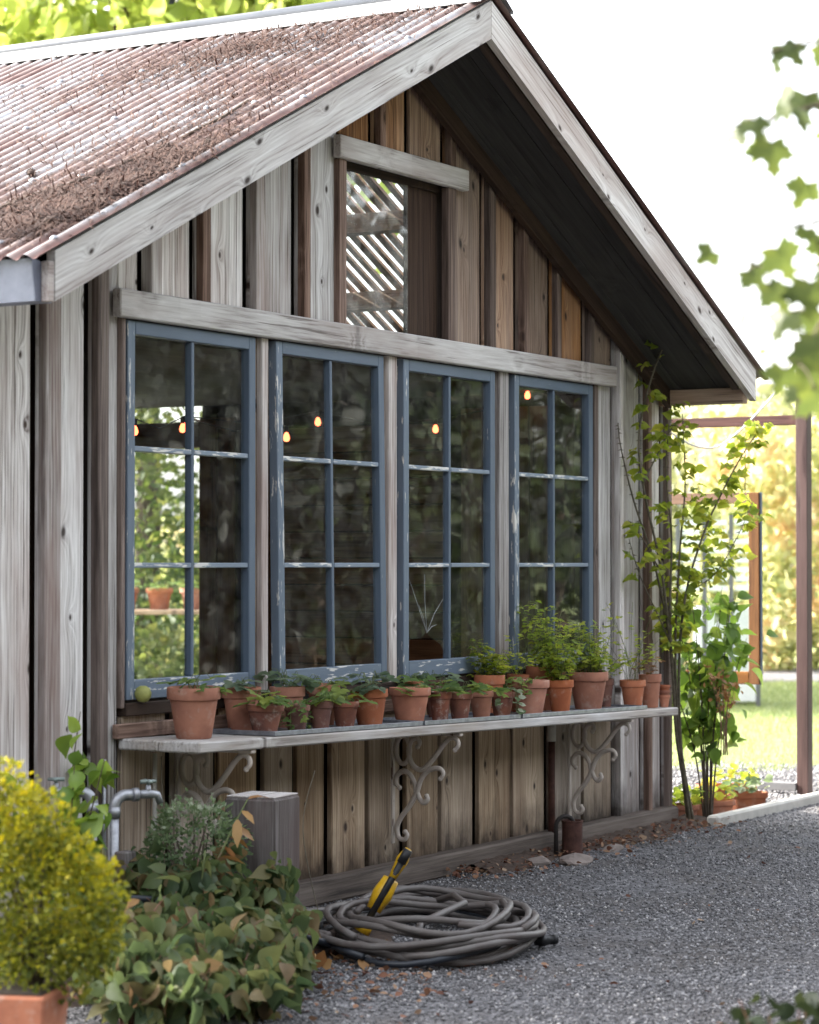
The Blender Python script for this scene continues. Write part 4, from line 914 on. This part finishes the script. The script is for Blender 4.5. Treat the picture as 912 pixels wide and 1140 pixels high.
# shrub with paddle leaves behind it
shrub('glossy_shrub', (-.84, -.38, .02), 'upright shrub with glossy rounded leaves against the grey wall, far left', 'shrub', 9, 'leaf_laurel', BROAD, .08, 120, .17, .93, leaf_up=.5, bottom=.3)
shrub('sprig', (-.30, -.10, .03), 'single leafy sprig growing up beside the taps', 'plant', 3, 'leaf_laurel', BROAD, .065, 16, .05, .78, stem_r=.004, bottom=.86)
# broad-leaved bed plants
for i, (x, y, h, s, n, lb) in enumerate(((-.38, -.58, .42, .26, 190, 'tall drooping broad-leaved plant below the shelf bracket'), (-.12, -.72, .36, .19, 150, 'broad-leaved plant with browning leaves in front of the timber block'), (-.72, -.88, .32, .28, 190, 'low broad-leaved plant right of the box shrub'), (-.44, -.93, .24, .25, 180, 'low dark leafy plant at the bottom edge of the bed'), (-1.05, -.80, .36, .28, 170, 'dark leafy plant behind the box shrub'), (.08, -.60, .32, .14, 80, 'small leafy plant nearest the coiled hose'), (-.98, -1.06, .24, .26, 150, 'sprawling leafy plant at the bottom edge beside the planter'), (-.66, -1.12, .19, .22, 130, 'lowest leafy plant at the gravel edge of the bed'), (-1.32, -1.02, .30, .26, 150, 'leafy plant half hidden behind the right side of the planter'), (-1.36, -1.27, .20, .24, 140, 'leafy plant closest to the camera at the bottom left'), (-1.02, -1.27, .17, .22, 120, 'flat spreading plant at the very bottom of the bed'))):
    shrub('hydrangea', (x, y, .02), lb, 'plant', 12, 'leaf_hydrangea', BROAD, .074, int(n * 2.1), s, h, 'stem_red', .006, .45, .55, 'broad-leaved plants in the bed', .25)
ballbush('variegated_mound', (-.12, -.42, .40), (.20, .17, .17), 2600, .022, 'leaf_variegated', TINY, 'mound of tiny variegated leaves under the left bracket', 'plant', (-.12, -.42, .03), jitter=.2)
wp = empty('wilted_stalk', (-.35, -.62, .02)); tag(wp, 'tall stalk with curled yellow dead leaves above the bed', 'plant')
m = MB(); st = cr([(0, 0, 0), (.05, .02, .25), (.14, -.02, .45), (.20, -.06, .58)], 5); m.tube(st, [.006 * (1 - .6 * i / (len(st) - 1)) for i in range(len(st))], 6); m.tube(cr([(0, 0, 0), (-.06, -.03, .2), (-.05, -.05, .42)], 4), .004, 6); m.build('stem', 'stem_green', wp)
pp = [st[int(q_ * (len(st) - 1))] for q_ in (.45, .55, .62, .70, .78, .86, .93, 1.0)]
k = len(pp); leaves('dead_leaf', LONG, pp, np.c_[RNG.uniform(-1, 1, k), RNG.uniform(-1, 0, k), RNG.uniform(-.5, .1, k)], rdir(k, 1), RNG.uniform(.07, .11, k), 'leaf_dead', wp)
k = 40; pp = np.c_[RNG.normal(-.12, .16, k), RNG.normal(-.82, .12, k), RNG.uniform(.012, .035, k)]
o = leaves('withered_leaves', OVAL, pp, rdir(k), rdir(k, 1), RNG.uniform(.05, .09, k), 'leaf_dead'); tag(o, 'withered tan leaves at the edge of the bed by the hose', 'leaves')
# thin dry stalks leaning on the dark boards
for (a, b, c, lb) in (((.55, -.55, .05), (.62, -.42, .40), (.80, -.36, .62), 'thin dry stalk bending right across the dark boards'), ((-.05, -.30, .1), (.0, -.2, .5), (.05, -.15, .72), 'thin dry stalk standing upright below the shelf end')):
    m = MB(); m.tube(cr([a, b, c], 6), .002, 5); o = m.build('dry_stalk', 'cane'); tag(o, lb, 'stalk', 'dry stalks by the wall')

# climbing rose at the corner
rose = empty('climbing_rose', (5.06, -.10, 0)); tag(rose, 'climbing rose with bare thorny canes and small leaves trained up the shed corner', 'rose bush')
canes = [[(0, 0, -.02), (-.12, 0, .45), (-.22, -.02, .8), (-.36, -.03, 1.15), (-.52, -.02, 1.49), (-.72, -.01, 1.77), (-.86, 0, 2.05), (-.90, 0, 2.19)],
         [(.02, -.02, -.02), (-.17, -.01, .45), (-.31, -.04, .9), (-.48, -.06, 1.39), (-.70, -.05, 1.87), (-.70, -.03, 2.15), (-.61, -.06, 2.44), (-.55, -.12, 2.64), (-.46, -.20, 2.81)],
         [(.03, 0, -.02), (-.15, -.02, .45), (-.26, -.06, .9), (-.30, -.12, 1.29), (-.23, -.20, 1.63), (-.08, -.26, 1.88), (.06, -.32, 2.08), (.17, -.38, 2.22)],
         [(.01, -.03, -.02), (-.17, -.02, .5), (-.31, -.06, 1.0), (-.34, -.10, 1.49), (-.31, -.12, 1.88), (-.39, -.14, 2.26)],
         [(-.02, -.02, -.02), (-.20, -.02, .6), (-.36, -.05, 1.1), (-.40, -.08, 1.58), (-.47, -.08, 1.97), (-.44, -.10, 2.31)],
         [(-.31, -.04, 1.0), (-.52, -.04, 1.2), (-.70, -.03, 1.39), (-.81, -.02, 1.58)], [(-.48, -.06, 1.39), (-.68, -.04, 1.58), (-.82, -.02, 1.68)],
         [(-.70, -.05, 1.87), (-.55, -.08, 2.06), (-.44, -.12, 2.21)], [(-.30, -.12, 1.29), (-.10, -.20, 1.39), (.07, -.26, 1.59), (.21, -.30, 1.79)]]
LP, LD = [], []
for i, c in enumerate(canes):
    m = MB(); q = cr(c, 6); n = len(q); m.tube(q, [(.010 if i < 5 else .005) * (1 - .72 * j / (n - 1)) for j in range(n)], 7)
    for j in range(3, n - 1):
        for _ in range(2):
            a = random.uniform(0, 6.28); b = Vector(q[j]); d = Vector((math.cos(a), math.sin(a), -.2)); m.tube([b, b + d * .022], [.0035, .0004], 4)
        if q[j][2] > .95 or i > 4:
            for _ in range({0: 1, 1: 1, 2: 2, 3: 1, 4: 1, 5: 1, 6: 1, 7: 1, 8: 2}[i]):
                if i in (0, 1, 5, 6) and random.random() < (.8 if q[j][2] < 2.2 else .3): continue
                a = random.uniform(0, 6.28); rr = random.uniform(.03, .13); b = Vector(q[j]); tw = b + Vector((math.cos(a) * rr, math.sin(a) * rr, random.uniform(-.03, .08)))
                for e in (.45, .7, 1.0):
                    for s in (-1, 1) if e < 1 else (0,):
                        LP.append(tuple(b.lerp(tw, e))); LD.append((math.cos(a + s * 1.1), math.sin(a + s * 1.1), random.uniform(-.4, .3)))
    m.build('cane', 'cane', rose)
k = len(LP); leaves('foliage', BROAD, LP, LD, rdir(k, 1.5) + np.array([0, -.5, 0]), RNG.uniform(.04, .072, k), 'leaf_rose', rose)
# glossy-leaved evergreen below it
shrub('laurel_shrub', (5.28, -.12, .0), 'leafy shrub with long glossy leaves right of the rose stems', 'shrub', 11, 'leaf_laurel', BROAD, .095, 300, .33, 1.40, leaf_up=.6, droop=.4, bottom=.22)
shrub('withered_vine', (5.02, -.33, .42), 'dry reddish yellow foliage hanging over the right shelf end', 'plant', 8, 'leaf_dead', OVAL, .035, 120, .14, .48, 'stem_red', .003, bottom=.4)

# ------------------------------------------------------------------ right side: kerb, bowls, pergola, hanging sash
o = board('kerb', (8.72, -.235, .02), (7.3, .07, .075), 'concrete', None, grain=0, ch=.012); o['kind'] = 'structure'
bowls = [((6.15, .14), (.36, .20, .13), 'long terracotta trough farthest behind the kerb', .12), ((5.50, -.03), (.30, .17, .10), 'terracotta trough just behind the kerb in front of the long one', .1), ((5.98, -.07), (.22, .18, .11), 'terracotta trough with pale round leaves nearest the red post', .2), ((5.18, .02), (.24, .17, .10), 'terracotta trough closest to the shed corner', -.1)]
for i, ((x, y), (a, b, h), lb, rz) in enumerate(bowls):
    q = empty('planter_trough', (x, y, 0)); q.rotation_euler = (0, 0, R(-55) + rz); tag(q, lb, 'planter', 'terracotta troughs behind the kerb')
    m = MB(); n = 28
    def ring(s, z): return [(a / 2 * s * abs(math.cos(t)) ** .55 * math.copysign(1, math.cos(t)), b / 2 * s * abs(math.sin(t)) ** .55 * math.copysign(1, math.sin(t)), z) for t in np.linspace(0, 2 * math.pi, n, endpoint=False)]
    rings_ = [ring(.80, .001), ring(.90, h * .7), ring(.98, h * .71), ring(1, h * .74), ring(1, h), ring(.92, h), ring(.88, h * .8)]
    vs = [p for r_ in rings_ for p in r_]; fs = [(r_ * n + k, r_ * n + (k + 1) % n, (r_ + 1) * n + (k + 1) % n, (r_ + 1) * n + k) for r_ in range(6) for k in range(n)] + [tuple(range(n - 1, -1, -1)), tuple(6 * n + k for k in range(n))]
    m.add(vs, fs, None, True); m.build('pot', 'terracotta', q, auto=40)
    k = 46; pp = np.c_[RNG.uniform(-a * .45, a * .45, k), RNG.uniform(-b * .4, b * .4, k), h + RNG.uniform(.0, .085, k)]
    leaves('foliage', ROUND, pp, np.c_[RNG.normal(size=(k, 2)), RNG.normal(0, .3, k)], rdir(k, 1.5), RNG.uniform(.035, .075, k), 'leaf_herb' if i != 2 else 'leaf_variegated', q)
pg = empty('pergola_frame', (7.07, 0, 0)); tag(pg, 'dark red timber pergola post and crossbeam beyond the shed', 'pergola')
board('post', (0, 0, 1.42), (.085, .075, 2.84), 'wood_redstain', pg, grain=2)
board('crossbeam', (0, 2.05, 2.355), (.05, 4.02, .062), 'wood_redstain', pg, grain=1)
board('post', (0, 4.1, 1.42), (.085, .075, 2.84), 'wood_redstain', pg, grain=2)
board('base_plate', (-.02, .22, .05), (.07, .36, .05), 'roof_grey', pg, grain=1)
hw = empty('hanging_window', (7.03, .28, .686)); tag(hw, 'old wooden window sash with blue edge hanging from the pergola beam', 'window sash')
Wd, Ht = .80, 1.215
for nm, y, z, sy, sz, g in (('stile', .035, Ht / 2, .07, Ht, 2), ('stile', Wd - .035, Ht / 2, .07, Ht, 2), ('rail', Wd / 2, .04, Wd - .142, .08, 1), ('rail', Wd / 2, Ht - .035, Wd - .142, .07, 1)): board(nm, (0, y, z), (.038, sy, sz), 'wood_honey', hw, grain=g)
board('painted_edge', (.006, -.006, Ht / 2), (.026, .010, Ht), 'paint_blue', hw, grain=2); board('pane', (.004, Wd / 2, Ht / 2), (.004, Wd - .13, Ht - .13), 'glass_pane', hw, ch=.0005)
for y in (.10, Wd - .10): m = MB(); m.tube([(0, y, Ht), (0.01, y, 2.33 - .686)], .004, 6); m.build('hanging_wire', 'cable_dark', hw)
# white cable with strain pieces
wc = empty('overhead_cable', (7.0, 0, 2.6)); tag(wc, 'thin white cable sagging from the red post towards the shed', 'cable')
m = MB(); m.tube(cr([(.03, -.02, .20), (-.02, .10, -.02), (-.1, .42, -.36), (-.3, .55, -.42), (-.8, .60, -.30), (-1.9, .5, -.1)], 5), .007, 7); m.build('cord', 'cable', wc)
m = MB(); m.tube([(.02, 0, .15), (-.005, .06, .05)], [.013, .016], 8); m.build('tensioner', 'galvanised', wc)

# ------------------------------------------------------------------ the garden behind
def tree(name, base, crown, rad, n, lsize, mat, label, clumps=26, tmpl=OVAL, group=None, cat='tree', lo=.0):
    q = empty(name, base); tag(q, label, cat, group); c = Vector(crown) - Vector(base); m = MB(); cl = []
    for i in range(clumps):
        d = Vector(rdir(1, .15)[0]); r = random.uniform(.35, 1) ** .6; cl.append(c + Vector((d.x * rad[0] * r, d.y * rad[1] * r, d.z * rad[2] * r)))
    tr = min(rad) * .075
    m.tube([(0, 0, -.05), tuple(c * .35 + Vector((.05, 0, 0))), tuple(c * .7), tuple(c)], [tr, tr * .8, tr * .55, tr * .3], 9)
    for e in cl[::2]: s = c * random.uniform(.45, .8); m.tube([tuple(s), tuple(s.lerp(e, .5) + Vector((0, 0, .1))), tuple(e)], [tr * .35, tr * .22, tr * .08], 6)
    m.build('trunk', 'bark', q); per = n // clumps; P0 = []
    for e in cl:
        s = RNG.uniform(.24, .42); P0.append(RNG.normal(0, 1, (per, 3)) * np.array(rad) * s * .75 + np.array(e))
    p = np.concatenate(P0); k = len(p); lvv = np.clip(np.repeat(RNG.random(clumps), per) * .5 + RNG.random(k) * .5, 0, 1)
    leaves('crown', tmpl, p, rdir(k, -.3), rdir(k, .6), RNG.uniform(lsize * .6, lsize * 1.3, k), mat, q, lvv); return q
# behind the roof
tree('broadleaf_tree', (15.4, 14.4, 0), (15.4, 14.4, 7.4), (3.3, 3.3, 2.7), 4600, .30, 'leaf_tree', 'sunlit broad-leaved tree behind the roof ridge at top left', 34)
tree('broadleaf_tree', (16.4, 12.0, 0), (16.4, 12.0, 7.4), (2.6, 2.4, 2.5), 3800, .30, 'leaf_tree', 'middle sunlit tree behind the roof ridge', 30)
tree('broadleaf_tree', (17.3, 11.1, 0), (17.3, 11.1, 7.9), (1.5, 1.5, 1.5), 2600, .27, 'leaf_tree', 'rightmost of the sunlit trees behind the roof ridge', 30)
# conifer twig hanging over the ridge
ct = empty('conifer_branch', (8.3, 5.6, 6.8)); tag(ct, 'dark drooping conifer twig hanging above the ridge at top left', 'branch')
m = MB(); P0, D0 = [], []
for i in range(9):
    a = (random.uniform(-.2, .2), random.uniform(-.2, .2), 0); L = random.uniform(.5, .95); e = (a[0] + random.uniform(-.12, .12), a[1] + random.uniform(-.12, .12), -L); m.tube([(0, 0, .2), a, e], [.012, .008, .002], 5)
    for j in range(90): t = random.random(); P0.append(tuple(Vector(a).lerp(Vector(e), t))); D0.append((random.gauss(0, 1), random.gauss(0, 1), -.7))
m.build('branch', 'bark', ct); k = len(P0); leaves('needles', TINY, P0, D0, rdir(k), RNG.uniform(.04, .09, k), 'leaf_conifer', ct)
# vine-covered hedge, far right
def hedge(name, p0, p1, h, thick, n, lsize, mat, label, core=None):
    q = empty(name, (p0[0], p0[1], 0)); tag(q, label, 'hedge'); d = Vector((p1[0] - p0[0], p1[1] - p0[1], 0)); L = d.length; d.normalize(); nn = Vector((-d.y, d.x, 0))
    m = MB(); vs = []
    nx, nz = 24, 8
    for f in (-1, 1):
        for i in range(nx + 1):
            for j in range(nz + 1):
                w = thick * .32 * (1 + .3 * math.sin(i * 1.7) * math.cos(j * 1.3)); pnt = d * (L * i / nx) + nn * f * w; vs.append((pnt.x, pnt.y, h * .93 * j / nz))
    o1 = (nx + 1) * (nz + 1); fs = []
    for b in (0, o1): fs += [(b + i * (nz + 1) + j, b + (i + 1) * (nz + 1) + j, b + (i + 1) * (nz + 1) + j + 1, b + i * (nz + 1) + j + 1) for i in range(nx) for j in range(nz)]
    fs += [(i * (nz + 1) + nz, (i + 1) * (nz + 1) + nz, o1 + (i + 1) * (nz + 1) + nz, o1 + i * (nz + 1) + nz) for i in range(nx)]
    m.add(vs, fs)
    if core: m.build('inner_growth', core, q)
    s = RNG.random(n) * L; z = RNG.random(n) ** .9 * h * (1 + .08 * np.sin(s * 2.3) + .06 * np.sin(s * 5.1)); off = RNG.normal(0, .5, n) * thick; off = np.where(np.abs(off) < thick * .28, np.sign(off) * thick * .35, off)
    p = np.array(d)[None] * s[:, None] + np.array(nn)[None] * off[:, None]; p[:, 2] = z
    lvv = np.clip(.5 + .28 * np.sin(s * 3.1 + z * 2.2) + .2 * np.sin(z * 5 - s * 2) + RNG.normal(0, .2, n), 0, 1)
    leaves('foliage', OVAL, p, rdir(n, -.8), rdir(n, .5), RNG.uniform(lsize * .6, lsize * 1.3, n), mat, q, lvv); return q
simple('hedge_core', (.012, .014, .009), .95, nscale=3, amt=.5)
hedge('vine_hedge', (23.2, 7.6), (30.0, 3.6), 3.35, 1.0, 15000, .17, 'leaf_vine', 'yellow green vine-covered hedge behind the lawn at far right')
hedge('low_hedge', (17.0, 13.0), (24.4, 9.0), 1.9, .9, 9000, .14, 'leaf_vine', 'lower clipped hedge seen through the hanging sash')
for i, (x, y, h, r, lb) in enumerate(((46, 17, 5.2, 3.6, 'pale far tree above the vine hedge'), (52, 26, 5.5, 4.5, 'pale far tree behind the hanging sash'), (43, 24, 4.4, 3.2, 'hazy far tree just right of the shed corner'), (60, 18, 6.0, 4.4, 'most distant pale tree at the right edge'))):
    tree('far_tree', (x, y, 0), (x, y, h * .6), (r, r, h * .45), 2400, .42, 'leaf_hazed', lb, 20, group='far trees')
# white slatted screen and white low wall seen through the sash
ws = empty('slatted_screen', (15.6, 4.25, 0)); tag(ws, 'white slatted garden screen seen through the hanging sash', 'screen'); ws.rotation_euler = (0, 0, R(-59) + 1.5708 + 1.5708)
for c_ in (-1, 0, 1):
    for k_ in range(8): board('slat', (c_ * .27, 0, 1.20 + k_ * .095), (.19, .03, .05), 'paint_white', ws, grain=0)
for c_ in (-1.5, -.5, .5, 1.5): board('upright', (c_ * .27, .02, .98), (.045, .04, 1.96), 'roof_grey', ws, grain=2)
o = board('white_bench', (16.0, 4.33, .52), (.45, .62, .98), 'paint_white', None, rot=Matrix.Rotation(R(31), 3, 'Z'), grain=0, ch=.02); tag(o, 'white painted chest behind the hanging sash', 'chest')
# potting bench with troughs, seen through the doorway
pb = empty('potting_bench', (10.3, 7.35, 0)); tag(pb, 'low timber bench in the garden seen through the first window', 'bench'); pb.rotation_euler = (0, 0, R(-57))
for k_ in range(3): board('plank', (0, -.18 + k_ * .18, 1.02), (2.2, .17, .04), 'wood_brown', pb, grain=0)
for sx in (-1, 1):
    for sy in (-.2, .2): board('leg', (sx * .95, sy, .5), (.08, .08, 1.0), 'wood_brown', pb, grain=2)
board('stretcher', (0, 0, .35), (1.8, .06, .08), 'wood_brown', pb, grain=0)
for i in range(5):
    q = empty('bench_pot', (10.3 + (-.6 + i * .3) * math.cos(R(-57)), 7.35 + (-.6 + i * .3) * math.sin(R(-57)), 1.042)); tag(q, ['first', 'second', 'third', 'fourth', 'fifth'][i] + ' orange pot from the left on the garden bench behind the first window', 'pot', 'pots on the garden bench')
    m = MB(); pot_mesh(m, .24, .19); m.build('pot', 'terracotta', q, auto=40); plant('strawberry', .24, .16, q, 1.2, i)
for i, (x, y, h, r, n, mt, lb) in enumerate(((12.5, 10.2, 3.2, 1.4, 4600, 'leaf_garden', 'leafy garden shrub beyond the bench seen through the first window'), (11.2, 6.4, .8, .5, 900, 'leaf_garden', 'low yellow green plant under the garden bench'), (11.9, 8.6, .7, .55, 900, 'leaf_garden', 'low flowering plant left of the garden bench'), (14.5, 8.3, 2.4, 1.3, 3000, 'leaf_garden', 'dense bush behind the garden bench'), (15.5, 11.2, 3.6, 1.6, 4200, 'leaf_garden', 'tall dark bush farthest behind the garden bench'))):
    ballbush('garden_shrub', (x, y, h * .55), (r, r, h * .55), n, .11, mt, OVAL, lb, 'shrub', (x, y, 0))

# trees across the yard, mirrored in the window glass, and hedges added to block sky light
for i, (x, y, h, r, mt, lb) in enumerate(((11.5, -8.6, 3.6, 2.0, 'leaf_conifer', 'dark tree across the yard mirrored in the third window'), (16.0, -8.2, 3.0, 1.6, 'leaf_tree_dark', 'lighter tree across the yard mirrored in the fourth window'), (8.6, -10.4, 4.4, 2.4, 'leaf_conifer', 'dark tree across the yard mirrored in the first window'), (20.5, -12.5, 4.6, 2.4, 'leaf_conifer', 'tall dark tree mirrored behind the lighter one'))):
    tree('yard_tree', (x, y, 0), (x, y, h * .62), (r, r, h * .5), 2600, .22, mt, lb, 22, group='trees across the yard')
hedge('side_light_block_hedge', (-17.0, -14.5), (-16.5, 7.0), 7.5, 1.6, 4000, .40, 'leaf_conifer', 'unseen tall dark hedge added left of the yard to block sky light', 'hedge_core')  # out of view, added to cut light from the left and darken batten sides
hedge('sky_block_hedge', (-16.0, -15.0), (32.0, -15.5), 7.5, 1.8, 14000, .36, 'leaf_conifer', 'tall dark hedge added across the yard to block low sky light, mirrored in the windows', 'hedge_core')  # out of view, added to cut low front light and darken the reflections
tree('yard_tree', (25.5, -11.0, 0), (25.5, -11.0, 3.2), (2.6, 2.2, 2.9), 3200, .26, 'leaf_tree_dark', 'broad tree across the yard mirrored in the upper fourth window', 24, group='trees across the yard')
# unseen tree added left of the shed to keep sun off the bed
tree('added_shade_tree', (-4.3, 6.3, 0), (-4.3, 6.3, 5.1), (2.0, 2.0, 1.9), 5200, .22, 'leaf_tree_dark', 'unseen tree added left behind the shed to shade the planting bed', 34)

# ------------------------------------------------------------------ maple branch in the right foreground
mp = empty('maple_tree', (-1.4, -5.1, 0)); tag(mp, 'blurred maple branch with lobed leaves reaching in at upper right', 'tree')
lf = [(-1.554, 1.237, 2.483, 0.05), (-1.426, 1.353, 2.479, 0.045), (-1.768, 1.113, 2.375, 0.055), (-1.377, 1.329, 2.423, 0.05), (-1.561, 1.162, 2.474, 0.05), (-1.663, 1.164, 2.331, 0.055), (-1.285, 1.257, 2.432, 0.05), (-1.781, 1.192, 2.296, 0.04), (-1.541, 1.391, 2.322, 0.042), (-1.494, 1.331, 2.284, 0.045), (-1.753, 1.139, 2.221, 0.055), (-1.288, 1.261, 2.318, 0.05), (-1.643, 1.152, 2.194, 0.045), (-1.668, 1.343, 2.065, 0.035), (-1.381, 1.361, 2.108, 0.05), (-1.775, 1.14, 2.059, 0.055), (-1.36, 1.24, 2.103, 0.05), (-1.576, 1.313, 2.034, 0.045), (-1.725, 1.201, 1.983, 0.05), (-1.301, 1.317, 2.052, 0.055), (-1.695, 1.117, 1.982, 0.06), (-1.518, 1.264, 1.958, 0.05), (-1.39, 1.261, 1.959, 0.06), (-1.735, 1.087, 1.901, 0.06), (-1.327, 1.302, 1.905, 0.055), (-1.58, 1.157, 1.85, 0.06), (-1.641, 1.205, 1.829, 0.045), (-1.297, 1.282, 1.814, 0.06), (-1.722, 1.088, 1.744, 0.06), (-1.417, 1.262, 1.766, 0.05)]          # leaf stalk ends and sizes, metres from the trunk foot
def maple_leaf_mesh():
    me = bpy.data.meshes.new('leaf'); me.from_pydata(MAPLE[0], [], MAPLE[1]); a = me.attributes.new('lv', 'FLOAT', 'POINT'); a.data.foreach_set('value', RNG.uniform(.2, .8, len(MAPLE[0])).astype(np.float32)); me.materials.append(MATS['leaf_maple']); return me
mlm = maple_leaf_mesh()
m = MB(); twigs = []
for pts in [[(0.15, 0.1, 2.545), (-1.311, 0.581, 2.578), (-1.322, 1.073, 2.584), (-1.462, 1.189, 2.505), (-1.6, 1.255, 2.458), (-1.645, 1.273, 2.412)], [(0.15, 0.1, 2.41), (-1.294, 0.586, 2.365), (-1.324, 1.073, 2.417), (-1.503, 1.19, 2.364), (-1.65, 1.261, 2.314), (-1.714, 1.306, 2.303)], [(0.15, 0.1, 2.275), (-1.26, 0.596, 2.154), (-1.346, 1.066, 2.163), (-1.546, 1.174, 2.126), (-1.654, 1.234, 2.094), (-1.727, 1.312, 2.076)], [(0.15, 0.1, 2.215), (-1.241, 0.601, 2.06), (-1.358, 1.063, 2.071), (-1.545, 1.159, 2.038), (-1.639, 1.215, 2.022), (-1.69, 1.261, 2.038)], [(0.15, 0.1, 2.125), (-1.208, 0.61, 1.917), (-1.375, 1.057, 1.96), (-1.54, 1.141, 1.94), (-1.595, 1.166, 1.888), (-1.623, 1.181, 1.838)]]:
    q = cr(pts, 4); m.tube(q, [.007 * (1 - .72 * i / (len(q) - 1)) for i in range(len(q))], 6); twigs += [Vector(x) for x in q[6:]]
Vd = Vector((.863, .505, 0))
for i, (lx, ly, lz, s) in enumerate(lf):
    c = Vector((lx, ly, lz)); near = min(twigs, key=lambda t: (t - c).length)
    if (near - c).length > .10: c = near + (c - near).normalized() * .10
    o = bpy.data.objects.new('leaf', mlm); col.objects.link(o); o.parent = mp
    ax = Vector((random.gauss(0, .5), random.gauss(0, .5), -.9)).normalized(); nz = (-Vd + Vector((random.gauss(0, .55), random.gauss(0, .55), random.gauss(.35, .5)))); nz = (nz - ax * nz.dot(ax)).normalized(); ay = nz.cross(ax)
    M = Matrix((ax, ay, nz)).transposed().to_4x4(); M.translation = c; o.matrix_local = M @ Matrix.Diagonal((s * 1.4, s * 1.4, s * 1.4, 1))
    m.tube(cr([near, near.lerp(c, .5) + Vector((0, 0, .012)), c], 3), .0016, 5)
m.build('branch', 'bark', mp); m = MB(); m.tube([(.15, .1, -.05), (.15, .1, 1.2), (.17, .1, 2.6), (.2, .05, 4.0)], [.11, .09, .07, .05], 12); m.build('trunk', 'bark', mp)
k = 1400; pc = np.clip(RNG.normal(0, 1, (k, 3)), -1.6, 1.6) * np.array([.5, .45, .45]) + np.array([.5, -.9, 4.3]); leaves('crown', MAPLE, pc, rdir(k), rdir(k, 1), RNG.uniform(.07, .12, k), 'leaf_maple', mp)
# low leafy plant, bottom right foreground
shrub('foreground_plant', (-2.264, -3.616, 0), 'blurred leafy plant at the bottom right corner', 'plant', 12, 'leaf_tree_dark', BROAD, .06, 260, .22, .46, 'stem_red', .005, leaf_up=.5, droop=.4, bottom=.3)
